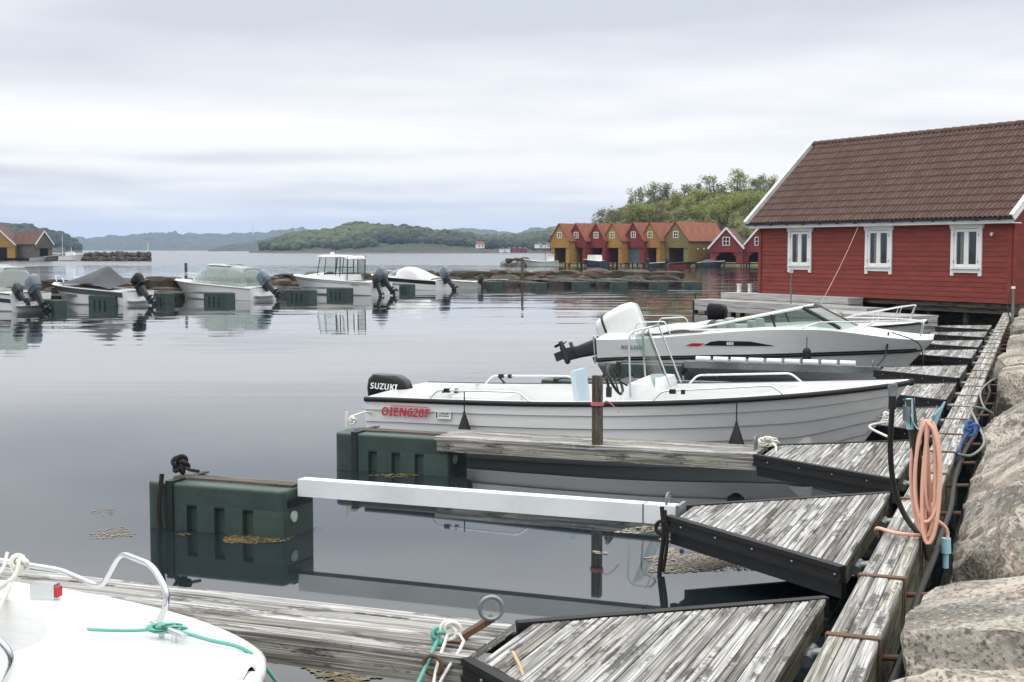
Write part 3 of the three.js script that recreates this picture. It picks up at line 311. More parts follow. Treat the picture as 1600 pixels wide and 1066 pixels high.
// ================= RED HOUSE =================
const HOUSE = (() => {
  const R0 = G(1580, 475, 0.8), L0 = G(1187, 458, 0.8), Lw = R0.distanceTo(L0), d = L0.clone().sub(R0).normalize(), turn = Math.atan2(-d.z, d.x), Wd = 6, y0 = 0.8, y1 = 3.42, yr = 6.75;
  const t = thing('red_house', 'red clapboard house with brown tiled roof and white windows on the quay', 'house', null, V(R0.x, 0, R0.z), turn);
  // local: x along the front wall away from the corner, z into the house, front face looks to -z
  const wins = [9.77, 5.7, 1.79].map((x) => ({ x, w: 1.28, h: 1.63, y: 2.46 }));
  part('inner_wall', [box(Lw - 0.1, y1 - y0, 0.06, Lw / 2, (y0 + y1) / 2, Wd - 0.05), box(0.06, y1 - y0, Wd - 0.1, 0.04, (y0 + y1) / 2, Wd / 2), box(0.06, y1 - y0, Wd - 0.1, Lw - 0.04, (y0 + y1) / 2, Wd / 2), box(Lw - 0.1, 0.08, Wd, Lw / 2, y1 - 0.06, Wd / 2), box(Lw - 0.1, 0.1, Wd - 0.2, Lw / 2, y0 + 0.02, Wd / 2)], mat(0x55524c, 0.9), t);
  const bh = (y1 - y0) / 16, bp = [[-0.006, 0], [-0.03, 0], [-0.014, bh + 0.012], [-0.006, bh + 0.012]];
  const board = (x0, x1, y, turnY, ox, oz, k, slope) => { const g = prism(bp, x0, slope ?? x1, k * 1.7, k * 0.31); const m = part('board', g, k % 3 ? mt.red : mt.redDark, t); m.position.set(ox, y, oz); m.rotation.y = turnY; return m; };
  for (let k = 0; k < 16; k++) {
    const y = y0 + k * bh; let segs = [[0.1, Lw - 0.1]];
    for (const w of wins) if (y + bh > w.y - w.h / 2 + 0.2 && y < w.y + w.h / 2 - 0.06) segs = segs.flatMap(([a, b]) => a < w.x && b > w.x ? [[a, w.x - w.w / 2 + 0.08], [w.x + w.w / 2 - 0.08, b]] : [[a, b]]);
    for (const [a, b] of segs) board(a, b, y, 0, 0, 0, k);
    board(0.1, Wd - 0.1, y, -Math.PI / 2, 0, 0, k + 5); board(-Wd + 0.1, -0.1, y, Math.PI / 2, Lw, 0, k + 9);
  }
  for (let k = 16; k < 36; k++) { const y = y0 + k * bh, f = (yy) => Wd / 2 * (1 - (yy - y1) / (yr - 0.25 - y1)); const hwd = f(y + bh * 0.5); if (hwd > 0.1) { board(Wd / 2 - hwd, Wd / 2 + hwd, y, -Math.PI / 2, 0, 0, k); board(-Wd / 2 - hwd, -Wd / 2 + hwd, y, Math.PI / 2, Lw, 0, k + 3); } }
  for (const [x, z] of [[0.05, -0.02], [Lw - 0.05, -0.02]]) part('corner_board', box(0.15, y1 - y0 + 0.02, 0.06, x, (y0 + y1) / 2, z - 0.02), mt.red, t);
  part('corner_board', box(0.06, y1 - y0 + 0.02, 0.14, -0.045, (y0 + y1) / 2, 0.05), mt.red, t);
  part('back_wall', box(Lw - 0.02, y1 - y0, 0.05, Lw / 2, (y0 + y1) / 2, Wd), mt.red, t);
  part('foundation', [box(Lw * 0.42, 0.34, Wd - 0.2, Lw * 0.21, y0 - 0.18, Wd / 2 + 0.1), box(Lw, 0.16, 0.3, Lw / 2, y0 - 0.1, 0.25)], mt.brownWood, t);
  part('foundation_stone', box(1.6, 0.9, Wd - 0.6, -0.1, y0 - 0.5, Wd / 2 + 0.7), mt.rockC, t);
  for (let k = 0; k < 8; k++) part('pile', cyl(0.12, 0.12, 1.9, 0.6 + k * 1.6, -1.1, 0.5, 8), mt.darkWood, t);
  part('underframe', box(Lw - 0.4, 0.85, 0.1, Lw / 2, 0.25, 1.3), mt.darkWood, t);
  // windows
  for (const w of wins) {
    const hw = w.w / 2, hh = w.h / 2, win = part('window', [box(0.13, w.h, 0.05, -hw + 0.065, 0, 0), box(0.13, w.h, 0.05, hw - 0.065, 0, 0), box(w.w + 0.1, 0.13, 0.06, 0, hh - 0.03, 0), box(w.w + 0.16, 0.035, 0.1, 0, hh + 0.045, -0.01), box(w.w - 0.26, 0.12, 0.05, 0, -hh + 0.16, 0.002)], mt.white, t); win.position.set(w.x, w.y, -0.05);
    part('sill', box(w.w - 0.1, 0.05, 0.12, 0, -hh + 0.25, -0.03), mt.white, win);
    const iw = hw - 0.14, y0s = -hh + 0.28, y1s = hh - 0.11, ih = (y1s - y0s) / 2, cy = (y1s + y0s) / 2;
    for (const s of [-1, 1]) {
      const cx = s * iw / 2; part('sash', [box(0.085, ih * 2, 0.05, cx - iw / 2 + 0.045, cy, 0.012), box(0.085, ih * 2, 0.05, cx + iw / 2 - 0.045, cy, 0.012), box(iw - 0.17, 0.09, 0.05, cx, y1s - 0.045, 0.012), box(iw - 0.17, 0.1, 0.05, cx, y0s + 0.05, 0.012)], mt.white, win);
      part('pane', box(iw - 0.16, ih * 2 - 0.18, 0.006, cx, cy, 0.02), mt.glass, win); part('hinge', [box(0.02, 0.08, 0.02, s * (iw + 0.005), cy + ih * 0.7, -0.03), box(0.02, 0.08, 0.02, s * (iw + 0.005), cy - ih * 0.7, -0.03)], mt.galv, win);
    }
    part('curtain', [surf(24, 2, (u, v) => [-iw + 0.02 + u * 0.28, mix(y0s, y1s, v), 0.25 + 0.025 * Math.sin(u * 26)]), surf(24, 2, (u, v) => [iw - 0.2 + u * 0.18, mix(y0s, y1s, v), 0.25 + 0.02 * Math.sin(u * 22)])], mat(0xb9b6a8, 0.95), win);
  }
  // roof tiles: courses from the eave up the front slope
  const ex = 0.35, eaveZ = -0.38, ridgeZ = Wd / 2, eY = y1 + 0.12 - 0.02, slopeL = Math.hypot(ridgeZ - eaveZ, yr - eY), ang = Math.atan2(yr - eY, ridgeZ - eaveZ), courses = 13, gauge = slopeL / courses, tw = 0.2, cols = Math.floor((Lw + 2 * ex - 0.1) / tw);
  const tileG = (() => { const n = 6, P = []; for (let i = 0; i <= n; i++) { const u = i / n; P.push([u * tw * 1.06, 0.032 * Math.sin(u * Math.PI * 2) + 0.0]); } const q = []; const tri = (a, b, c) => q.push(...a, ...b, ...c); const L = gauge * 1.1; const up = (p, s, th = 0) => [p[0], p[1] + (1 - s) * 0.035 + th, s * L]; for (let i = 0; i < n; i++) { const a = P[i], b = P[i + 1]; tri(up(a, 0), up(a, 1), up(b, 1)); tri(up(a, 0), up(b, 1), up(b, 0)); tri(up(a, 0, -0.02), up(a, 0), up(b, 0)); tri(up(a, 0, -0.02), up(b, 0), up(b, 0, -0.02)); } const g = new THREE.BufferGeometry(); g.setAttribute('position', new THREE.Float32BufferAttribute(q, 3)); const uv = []; for (let i = 0; i < q.length; i += 3) uv.push(q[i], q[i + 2]); g.setAttribute('uv', new THREE.Float32BufferAttribute(uv, 2)); return toCreasedNormals(g, 0.9); })();
  const rl = rng(81), rest = [[], [], [], []], front = part('roof_slope', box(Lw + 2 * ex - 0.06, 0.08, slopeL - 0.02, 0, 0, 0), mt.darkWood, t); front.position.set(Lw / 2, (eY + yr) / 2 - 0.085, (eaveZ + ridgeZ) / 2 + 0.03); front.rotation.x = -ang;
  let made = 0;
  for (let c = 0; c < courses; c++) for (let k = 0; k < cols; k++) {
    const x = -ex + 0.05 + k * tw, s = c * gauge, near = k < 23 && made < 300, mi = Math.floor(rl() * 4), jit = (rl() - 0.5) * 0.012;
    const P = V(x, eY + s * Math.sin(ang) + jit * 0.5, eaveZ + s * Math.cos(ang) + jit);
    if (near) { const m = part('tile', tileG, tileMats[mi], t); m.position.copy(P); m.rotation.x = -ang; made++; } else { const g = tileG.clone(); g.rotateX(-ang); g.translate(P.x, P.y, P.z); rest[mi].push(g); }
  }
  rest.forEach((l, i) => { const m = part('tile_field', l, tileMats[i], t); m.userData.kind = 'stuff'; });
  const back = part('roof_slope', box(Lw + 2 * ex, 0.1, slopeL, 0, 0, 0), mt.brownRoof, t); back.position.set(Lw / 2, (eY + yr) / 2, Wd - (eaveZ + ridgeZ) / 2); back.rotation.x = ang;
  for (let k = 0; k < 32; k++) { const g = new THREE.CylinderGeometry(0.115, 0.13, 0.42, 10, 1, true, 0, Math.PI); g.rotateX(-Math.PI / 2); g.rotateZ(0); g.rotateY(Math.PI / 2); const m = part('ridge_tile', g, tileMats[k % 4], t); m.position.set(-ex + 0.2 + k * 0.4, yr - 0.035, ridgeZ); m.rotation.z = 0.03; }
  // gutter, fascia, barge boards
  part('fascia', box(Lw + 2 * ex - 0.1, 0.14, 0.035, Lw / 2, eY - 0.13, eaveZ + 0.06), mt.white, t); part('soffit', box(Lw + 2 * ex - 0.1, 0.03, 0.34, Lw / 2, eY - 0.19, eaveZ + 0.24), mt.white, t);
  const gp = []; for (let i = 0; i <= 8; i++) { const a = Math.PI + i / 8 * Math.PI; gp.push([Math.cos(a) * 0.065, Math.sin(a) * 0.065]); } for (let i = 8; i >= 0; i--) { const a = Math.PI + i / 8 * Math.PI; gp.push([Math.cos(a) * 0.055, Math.sin(a) * 0.055]); }
  part('gutter', prism(gp, -ex, Lw + ex).translate(0, eY - 0.02, eaveZ - 0.04), mt.gutter, t);
  for (let k = 0; k < 14; k++) part('gutter_bracket', box(0.03, 0.1, 0.14, 0.2 + k * 0.9, eY - 0.06, eaveZ - 0.03), mt.gutter, t);
  for (const x of [-ex, Lw + ex]) for (const s of [1, -1]) { const g = box(0.04, 0.22, slopeL + 0.1, 0, 0, 0); const m = part('bargeboard', g, mt.white, t); m.position.set(x, (eY + yr) / 2 + 0.0, s > 0 ? (eaveZ + ridgeZ) / 2 : Wd - (eaveZ + ridgeZ) / 2); m.rotation.x = -ang * s; const c2 = part('barge_cap', box(0.16, 0.03, slopeL + 0.1, 0, 0.125, 0), mt.white, t); c2.position.copy(m.position); c2.rotation.x = m.rotation.x; }
  part('wall_lamp', [cyl(0.035, 0.05, 0.09, 0.75, 2.93, -0.09), box(0.05, 0.05, 0.08, 0.75, 3.02, -0.05)], mt.white, t);
  return { t, R0, d, turn, Lw, at: (x, y, z) => V(x, y, z).applyAxisAngle(V(0, 1, 0), turn).add(V(R0.x, 0, R0.z)) };
})();
{ // stay rope from the wall to the boat
  const p = HOUSE.at(6.65, 3.35, -0.08), q = G(1279, 482, 1.0); single('stay_rope', tube([p, p.clone().lerp(q, 0.5).add(V(0, -0.08, 0)), q], 0.007, 20, 6), mt.ropeTan, 'thin tan rope slanting down from the red house wall', 'rope');
}
// timber platforms in front of the house
function platform(name, label, x0, x1, z0, z1, y, mA, piles) { const t = thing(name, label, 'platform', 'timber platforms by the red house', V(HOUSE.R0.x, 0, HOUSE.R0.z), HOUSE.turn); const r = rng(Math.floor(x0 * 10) + 91); let z = z0, k = 0; while (z < z1 - 0.05) { part('plank', prism(boardProfile(0.14, 0.04), x0, x1, r() * 3, r()), k++ % 2 ? mt.pale : mA, t).position.set(0, y, z + 0.07); z += 0.147; } for (const [h, yy] of [[0.18, -0.13], [0.18, -0.33]]) { part('front_beam', box(x1 - x0 - 0.05, h, 0.06, (x0 + x1) / 2, y + yy, z0 + 0.03), mA, t); part('end_beam', box(0.06, h, z1 - z0 - 0.1, x0 + 0.03, y + yy, (z0 + z1) / 2), mt.pale, t); part('end_beam', box(0.06, h, z1 - z0 - 0.1, x1 - 0.03, y + yy, (z0 + z1) / 2), mt.deckB, t); } for (let i = 0; i < piles; i++) part('pile', cyl(0.1, 0.1, 1.7, mix(x0 + 0.4, x1 - 0.4, i / (piles - 1)), -1.3, z0 + 0.35, 8), mt.darkWood, t); return t; }
platform('timber_platform', 'upper grey timber platform along the foot of the red house', 6.4, 13.6, -0.75, -0.02, 0.8, mt.pale, 5);
platform('timber_platform', 'lower grey timber platform stepped out before the red house', 4.6, 14.2, -1.6, -0.78, 0.52, mt.pale, 5);
platform('timber_platform', 'low timber landing between the red house and the boat berths', 1.4, 7.2, -3.4, -1.65, 0.42, mt.pale, 4);
{ const t = thing('lamp_pole', 'thin pole with a small square lamp before the red house', 'pole', null, HOUSE.at(8.9, 0.5, -1.2)); part('pole', rod(V(0, 0, 0), V(0, 1.15, 0), 0.03), mt.galv, t); part('lamp_head', box(0.12, 0.12, 0.12, 0, 1.2, 0), mt.canvasPale, t); }
for (const [px, l] of [[1155, 'white bollard at the seaward corner of the upper platform'], [1172, 'white bollard next to the red house corner']]) single('bollard', [cyl(0.09, 0.08, 0.3, 0, 0, 0, 10), cyl(0.11, 0.11, 0.04, 0, 0.3, 0, 10)], mt.white, l, 'bollard', 'white bollards', G(px, 457, 0.8));
single('fender', [new THREE.CapsuleGeometry(0.11, 0.42, 5, 10).translate(0, 0.45, 0), rod(V(0, 0.7, 0), V(0, 0.95, 0), 0.02)], mt.rubber, 'black tyre-like fender hanging at the platform corner', 'fender', null, HOUSE.at(14.25, -0.25, -1.5));
// ================= QUAY =================
{ // quay stones
  const t = thing('stone_quay', 'quay edge of large grey gneiss blocks along the timber beam', 'quay wall', null, V(0, 0, 0), -TH);
  const L = [[2.0, 3.55, -0.58, 0.86, 1], [3.5, 5.05, -0.6, 0.93, 0], [5.0, 6.15, -0.62, 0.86, 0], [6.1, 7.6, -0.6, 0.96, 0], [7.5, 9.3, -0.5, 0.76, 2], [9.2, 11.0, -0.6, 0.9, 0], [10.9, 14.1, -0.6, 0.86, 1], [14.0, 15.2, -0.55, 0.82, 0], [15.1, 18.2, -0.62, 0.95, 0], [18.1, 21.4, -0.6, 0.9, 1], [21.3, 25.5, -0.68, 0.92, 1], [25.4, 30, -0.66, 0.88, 0], [29.9, 35, -0.7, 0.9, 2], [34.9, 40.5, -0.72, 0.86, 1], [40.3, 44, -0.7, 0.7, 0]];
  L.forEach(([b0, b1, a0, top, k], i) => { const w = 1.9, h = 1.7, m = part('stone', stone(w, h, (b1 - b0) * 1.02, i * 3 + 7, b0 < 16 ? 26 : 14, 0.075, 14), [mt.rock, mt.rockB, mt.rockC][k], t); m.position.set(a0 + w / 2 + 0.04, top - h / 2 - 0.03, -(b0 + b1) / 2); m.rotation.set((i % 3 - 1) * 0.03, 0, -0.03 + (i % 4) * 0.015); });
  for (let i = 0; i < 14; i++) { const m = part('footing_stone', stone(0.9, 1.2, 3.1, i + 300, 5, 0.12, 6), mt.rockC, t); m.position.set(-0.02, -0.25, -(2.5 + i * 3)); }
  struct('quay_ground', surf(50, 30, (u, v) => { const p = QP(mix(1.2, 40, v * v), 0, mix(-12, 60, u)); return [p.x, 0.74 + 0.1 * f3(p.x / 2, p.z / 2, 3, 3), p.z]; }, 72, 38), new THREE.MeshStandardMaterial({ color: 0xb0aaa0, map: rockMap, roughness: 0.95 }));
}
const beamA = (b) => -0.81 - 0.19 * (b - 3) / 39;
{ // timber beam along the quay
  const p0 = QP(beamA(2), 0, 2), p1 = QP(beamA(43), 0, 43), d = p1.clone().sub(p0), L = d.length(), turn = Math.atan2(-d.z, d.x), r = rng(101);
  const t = thing('quay_beam', 'long weathered timber beam with rusty straps along the stone quay', 'beam', null, p0, turn), top = 0.6;
  let s = 0, k = 0; while (s < L) { const l = Math.min(2.6, L - s); for (let j = 0; j < 3; j++) { const m = part('plank', prism(boardProfile(0.078, 0.05, 0, 0.006), s + 0.004, s + l - 0.004, r() * 4, r()), [mt.deck, mt.beam, mt.deckB][(k + j) % 3], t); m.position.set(0, top + (r() - 0.5) * 0.006, (j - 1) * 0.082); } part('timber', box(l - 0.01, 0.3, 0.235, s + l / 2, top - 0.205, 0), mt.greenWood, t); s += l; k++; }
  for (let q = 0.75; q < L; q += 1.3) { part('strap', [box(0.05, 0.008, 0.262, q, top + 0.006, 0), box(0.05, 0.32, 0.008, q, top - 0.152, 0.131), box(0.05, 0.32, 0.008, q, top - 0.152, -0.131)], mt.rust, t); part('anchor_rod', rod(V(q + 0.1, top - 0.12, 0.1), V(q + 0.1, top - 0.1, 0.3), 0.016), mt.rust, t); }
  for (let q = 1.5; q < L; q += 3.4) part('pile', cyl(0.12, 0.12, 1.5, q, -1.15, 0, 8), mt.darkWood, t);
}
{ // cable in the gap
  const pts = []; const r = rng(105); for (let b = 2.5; b < 26; b += 0.9) pts.push(QP(beamA(b) + 0.2 + (r() - 0.5) * 0.07, 0.5 + (r() - 0.5) * 0.08, b)); single('cable', tube(pts, 0.02, 160, 8), mt.rubber, 'thick black cable lying between the quay beam and the stones', 'cable');
  const q = []; for (let b = 13; b < 20; b += 0.7) q.push(QP(beamA(b) + 0.24 + 0.1 * Math.sin(b * 2.3), 0.62 + 0.12 * Math.sin(b * 1.7), b)); single('cable', tube(q, 0.014, 60, 6), mt.galv, 'grey looping cable against the stones further along the quay', 'cable');
  single('rope_tie', [new THREE.TorusKnotGeometry(0.05, 0.014, 40, 6, 2, 3), tube([V(0, 0, 0), V(-0.1, -0.12, 0.05), V(-0.16, -0.3, 0.1)], 0.01)], mat(0x3a5f9c, 0.8), 'small blue rope knot tied beside the quay beam', 'rope', null, QP(-0.62, 0.78, 13.6));
}

// ================= MOORING FINGERS =================
function floatParts(t, a0, a1, zc, top, hw = 0.3) {
  const g = new THREE.Group(); g.name = 'float'; g.position.set((a0 + a1) / 2, 0, zc); t.add(g); const L = a1 - a0, hl = L / 2;
  const plan = (notch, rr) => { const s = new THREE.Shape(), r = rr; s.moveTo(-hl + r * 2.2, -hw); if (notch) for (const x of [-0.3, 0.1, 0.5]) { const c = x * hl; s.lineTo(c - 0.055, -hw); s.lineTo(c - 0.045, -hw + 0.05); s.lineTo(c + 0.045, -hw + 0.05); s.lineTo(c + 0.055, -hw); } s.lineTo(hl - r, -hw); s.quadraticCurveTo(hl, -hw, hl, -hw + r); s.lineTo(hl, hw - r); s.quadraticCurveTo(hl, hw, hl - r, hw); if (notch) for (const x of [0.5, 0.1, -0.3]) { const c = x * hl; s.lineTo(c + 0.055, hw); s.lineTo(c + 0.045, hw - 0.05); s.lineTo(c - 0.045, hw - 0.05); s.lineTo(c - 0.055, hw); } s.lineTo(-hl + r * 2.2, hw); s.quadraticCurveTo(-hl, hw, -hl, hw - r * 2.2); s.lineTo(-hl, -hw + r * 2.2); s.quadraticCurveTo(-hl, -hw, -hl + r * 2.2, -hw); return s; };
  const ex = (sh, y0, h, bev) => { const q = new THREE.ExtrudeGeometry(sh, { depth: h - bev, bevelEnabled: bev > 0, bevelThickness: bev, bevelSize: bev, bevelOffset: -bev, bevelSegments: 3, curveSegments: 6 }); q.rotateX(-Math.PI / 2); q.translate(0, y0, 0); return q; };
  part('lower_shell', ex(plan(true, 0.06), -0.25, 0.25 + top * 0.55, 0), mt.green, g); part('upper_shell', ex(plan(false, 0.06), top * 0.55, top * 0.45 - 0.01, 0.025), mt.green, g);
  part('top_strip', prism(boardProfile(0.16, 0.03), -hl + 0.18, hl - 0.02, a0, 0.3).translate(0, top + 0.012, 0), mt.brownWood, g);
  part('strap_band', [box(0.07, top + 0.1, 0.02, -hl + 0.28, top / 2 - 0.05, hw + 0.008), box(0.07, 0.012, hw * 2 + 0.04, -hl + 0.28, top + 0.004, 0)], mt.greenDark, g);
  part('end_slot', [box(0.012, 0.07, hw * 1.5, hl + 0.004, top * 0.68, 0)], mt.black, g); part('plug', cyl(0.05, 0.05, 0.014, 0, 0, 0, 14).rotateZ(-Math.PI / 2).translate(hl, top * 0.4, hw * 0.4), mt.canvasPale, g);
  return g;
}
function finger(c, o) {
  const t = thing('mooring_finger', o.label, 'mooring finger', 'mooring fingers along the quay', QP(0, 0, c), -TH), top = 0.45, aT = -2.62, aB = o.aB ?? -1.13 - 0.005 * (c - 6), tip = o.tip ?? 0.33, base = o.base ?? 1.38, r = rng(Math.floor(c * 31));
  const dk = new THREE.Group(); dk.name = 'deck'; t.add(dk); const hwAt = (a) => mix(tip, base, (a - aT) / (aB - aT)), n = Math.floor((aB - aT) / 0.088);
  for (let i = 0; i < n; i++) { const ac = aT + 0.05 + (i + 0.5) * (aB - aT - 0.06) / n, w = (aB - aT - 0.06) / n - 0.007; const g = prism(boardProfile(w, 0.034, 1, 0.003), (z) => -hwAt(ac + z) + 0.02, (z) => hwAt(ac + z) - 0.02, r() * 6, r() * 2); g.rotateY(Math.PI / 2); const m = part('plank', g, [mt.deck, mt.deckB, mt.deck, mt.deckC][Math.floor(r() * 4)], dk); m.position.set(ac, top + (r() - 0.5) * 0.005, 0); }
  for (const s of [1, -1]) {
    const p = V(aT - 0.02, top, s * tip), q = V(aB, top, s * base), d = q.clone().sub(p), L = d.length(), m = new THREE.Group(); m.name = 'edge_rail'; m.position.copy(p); m.rotation.y = Math.atan2(-d.z, d.x); t.add(m);
    const z = s > 0 ? 0.025 : -0.025; part('channel', [box(L, 0.035, 0.06, L / 2, -0.012, z), box(L, 0.05, 0.045, L / 2, -0.056, z * 0.9), box(L, 0.03, 0.065, L / 2, -0.096, z)], mt.rubber, m); part('joist', box(L - 0.04, 0.1, 0.05, L / 2, -0.165, -z * 0.4), s > 0 ? mt.black : mt.darkWood, m);
    for (let x = 0.2; x < L; x += 0.42) part('bolt', new THREE.SphereGeometry(0.011, 8, 6).translate(x, -0.055, z * 1.9), mt.galv, m);
  }
  part('cross_joist', [box(0.06, 0.12, base * 2 - 0.1, aB - 0.05, top - 0.11, 0), box(0.06, 0.1, hwAt(-1.9) * 2 - 0.1, -1.9, top - 0.1, 0), box(0.06, 0.12, tip * 2, aT + 0.04, top - 0.11, 0)], mt.greenWood, dk);
  for (const s of [-0.8, 0.8]) part('hinge', [rod(V(aB - 0.05, top - 0.14, s), V(beamA(c) - 0.1, top - 0.1, s), 0.03), rod(V(aB, top - 0.14, s - 0.12), V(aB, top - 0.14, s + 0.12), 0.035)], mt.galv, t);
  if (o.beam === 'wood') { const nb = 5, W = tip * 2; for (let i = 0; i < nb; i++) { const g = prism(boardProfile(W / nb - 0.004, 0.045, 0, 0.006), o.a0 ?? -6.3, aT - 0.04, r() * 5, r() * 2), m = part('plank', g, [mt.deck, mt.deckB, mt.deckB, mt.deckC][Math.floor(r() * 4)], t); m.position.set(0, top + (r() - 0.5) * 0.01, -tip + (i + 0.5) * W / nb); } for (const s of [-1, 1]) part('side_beam', box(aT - 0.05 - (o.a0 ?? -6.3), 0.12, 0.05, (aT + (o.a0 ?? -6.3)) / 2, top - 0.107, s * (tip - 0.03)), s > 0 ? mt.beam : mt.darkWood, t); }
  if (o.beam === 'white') { part('box_beam', [box(3.42, 0.15, 0.13, -4.32, top - 0.03, 0), box(0.006, 0.152, 0.132, -4.1, top - 0.03, 0)], mt.alu, t); part('splice', box(0.012, 0.155, 0.136, -2.9, top - 0.03, 0), mt.galv, t); part('end_plate', box(0.03, 0.22, 0.22, -2.61, top - 0.05, 0), mt.galv, t); }
  if (o.beam === 'roller') { part('box_beam', box(3.45, 0.12, 0.12, -4.32, top - 0.03, 0), mt.galv, t); for (let i = 0; i < 9; i++) part('roller', cyl(0.055, 0.055, 0.26, 0, -0.13, 0, 10).rotateZ(Math.PI / 2).translate(-5.7 + i * 0.32, top + 0.07, 0), mt.alu, t); }
  if (o.beam === 'pipe') part('box_beam', box(3.5, 0.1, 0.1, -4.32, top - 0.04, 0), mt.galv, t);
  if (o.float !== false) floatParts(t, -7.5, -6.05, 0, 0.43, o.fw ?? 0.27);
  if (o.ring) { const g = bentTube([V(-2.72, top - 0.02, 0.03), V(-2.72, top + 0.13, 0.03), V(-2.72, top + 0.13, -0.07), V(-2.72, top - 0.02, -0.07)], 0.011, 0.05); part('mooring_ring', g, mt.galv, t); }
  return t;
}
const F1 = finger(6.43, { label: 'wooden mooring finger with bleached planks beside the white bow with steel rails', beam: 'wood', float: true, base: 1.5 });
const F2 = finger(10.2, { label: 'mooring finger with a white metal beam and dark green float', beam: 'white', tip: 0.2, base: 1.42, ring: true });
const F3 = finger(13.66, { label: 'wooden mooring finger carrying a square post beside the open boat', beam: 'wood', a0: -6.2, tip: 0.32, base: 1.32, ring: true });
finger(17.0, { label: 'mooring finger hidden behind the open boat, its deck past the bow', beam: 'pipe', tip: 0.3, base: 1.25 });
finger(20.4, { label: 'mooring finger with a red-edged deck behind the open boat bow', beam: 'pipe', tip: 0.3, base: 1.25 });
finger(23.8, { label: 'mooring finger with a roller-topped grey beam beside the sports boat', beam: 'roller', tip: 0.3, base: 1.3, ring: true });
finger(27.9, { label: 'mooring finger behind the sports boat bow', beam: 'pipe', base: 1.25 });
finger(31.0, { label: 'mooring finger beside the small boat with bow rail', beam: 'pipe', base: 1.25 });
finger(34.4, { label: 'mooring finger between the bow-railed boat and the landing', beam: 'pipe', base: 1.2, float: false });
finger(37.6, { label: 'last mooring finger before the red house landing', beam: 'pipe', base: 1.1, float: false });
{ // square post on the third finger
  const t = thing('mooring_post', 'square wooden post with a pink rope tied round it', 'post', null, QP(-4.34, 0.4, 13.4), -TH); part('post', prism(boardProfile(0.095, 0.095, 0, 0.008).map(([z, y]) => [z, y + 0.0475]), 0, 0.78).rotateZ(Math.PI / 2), mt.brownWood, t); part('rope_turns', [0, 0.012, 0.026].map((y) => new THREE.TorusGeometry(0.066, 0.006, 6, 20).rotateX(Math.PI / 2).translate(0, 0.47 + y, 0)), mt.ropePink, t); part('rope_tail', tube([V(0.06, 0.48, 0.03), V(0.12, 0.52, 0.05), V(0.2, 0.47, 0.06), V(0.26, 0.4, 0.06)], 0.005), mt.ropePink, t);
}
// hanging ropes and ring on the near fingers
single('rope_hank', [new THREE.TorusKnotGeometry(0.055, 0.02, 60, 7, 2, 5).translate(0.02, 0.55, 0.05), tube([V(0, 0.5, 0.3), V(-0.02, 0.2, 0.33), V(0, -0.05, 0.33)], 0.022), tube([V(0.02, 0.56, 0), V(0.12, 0.52, 0.08), V(0.22, 0.5, 0.05)], 0.015)], mt.ropeBlack, 'black rope bundled on the end of the float with white beam', 'rope', 'black ropes on fingers', QP(-7.28, 0, 10.2), -TH);
single('rope_hank', [tube([V(0, 0.52, 0), V(0.02, 0.3, 0.02), V(-0.01, 0.02, 0.02), V(0.01, -0.08, 0.02)], 0.018), tube([V(0.03, 0.5, 0.02), V(0.05, 0.25, 0.03), V(0.02, 0.02, 0.03)], 0.014), new THREE.TorusGeometry(0.05, 0.016, 7, 16).translate(0.01, 0.36, 0.02)], mt.ropeBlack, 'black rope hanging from the deck tip ring into the water', 'rope', 'black ropes on fingers', QP(-2.7, 0, 9.96), -TH);
{
  const t = thing('mooring_ring_hook', 'galvanised ring on a hinged bracket at the plank end', 'mooring ring', null, QP(-2.68, 0.45, 6.42), -TH);
  part('ring', new THREE.TorusGeometry(0.06, 0.012, 8, 24).rotateY(0.5).translate(0.02, 0.17, 0), mt.galv, t); part('bracket', [box(0.26, 0.03, 0.05, -0.08, 0.045, 0.02, 0.6, 0.5), box(0.12, 0.02, 0.12, -0.16, 0.005, 0.08)], mt.rust, t); part('shackle', new THREE.TorusGeometry(0.05, 0.011, 7, 16).translate(-0.15, -0.05, 0.36), mt.rust, t);
  const k = QP(-2.86, 0.5, 6.2), b = QP(-2.95, 0.68, 4.75);
  single('mooring_line', [tube([k, k.clone().lerp(b, 0.25).add(V(0, -0.28, 0)), k.clone().lerp(b, 0.6).add(V(0, -0.3, 0)), b], 0.011, 30), new THREE.TorusKnotGeometry(0.028, 0.012, 40, 6).translate(k.x, k.y + 0.01, k.z)], mt.ropeTeal, 'teal mooring line from the plank end to the white bow', 'rope', 'mooring lines');
  single('mooring_line', [tube([k.clone().add(V(0.05, 0.04, 0)), QP(-2.8, 0.3, 6.0), QP(-2.6, 0.02, 5.7)], 0.009, 14), tube([k.clone().add(V(0.06, 0.03, 0)), QP(-2.72, 0.5, 6.2), QP(-2.78, 0.33, 6.05), QP(-2.9, 0.0, 5.9)], 0.009, 14), new THREE.TorusKnotGeometry(0.035, 0.011, 40, 6, 3, 2).translate(k.x + 0.06, k.y + 0.04, k.z)], mt.ropeWhite, 'white frayed rope tied at the ring bracket', 'rope', 'mooring lines');
  single('mooring_line', tube([QP(-2.45, 0.47, 6.2), QP(-2.3, 0.45, 5.95), QP(-2.12, 0.2, 5.75), QP(-2.0, 0.0, 5.6)], 0.009, 16), mt.ropeTan, 'tan rope hanging over the black deck edge', 'rope', 'mooring lines');
}
single('rope_coil', [new THREE.TorusKnotGeometry(0.07, 0.014, 70, 6, 3, 7).scale(1, 0.5, 1).translate(0, 0.06, 0), tube([V(0.05, 0.05, 0.05), V(0.12, 0.02, 0.22), V(0.1, -0.22, 0.34), V(0.13, -0.12, 0.34), V(0.14, 0.0, 0.3)], 0.01)], mt.ropeWhite, 'white rope coiled on the deck tip of the finger with the post', 'rope', null, QP(-2.62, 0.45, 13.85), -TH);

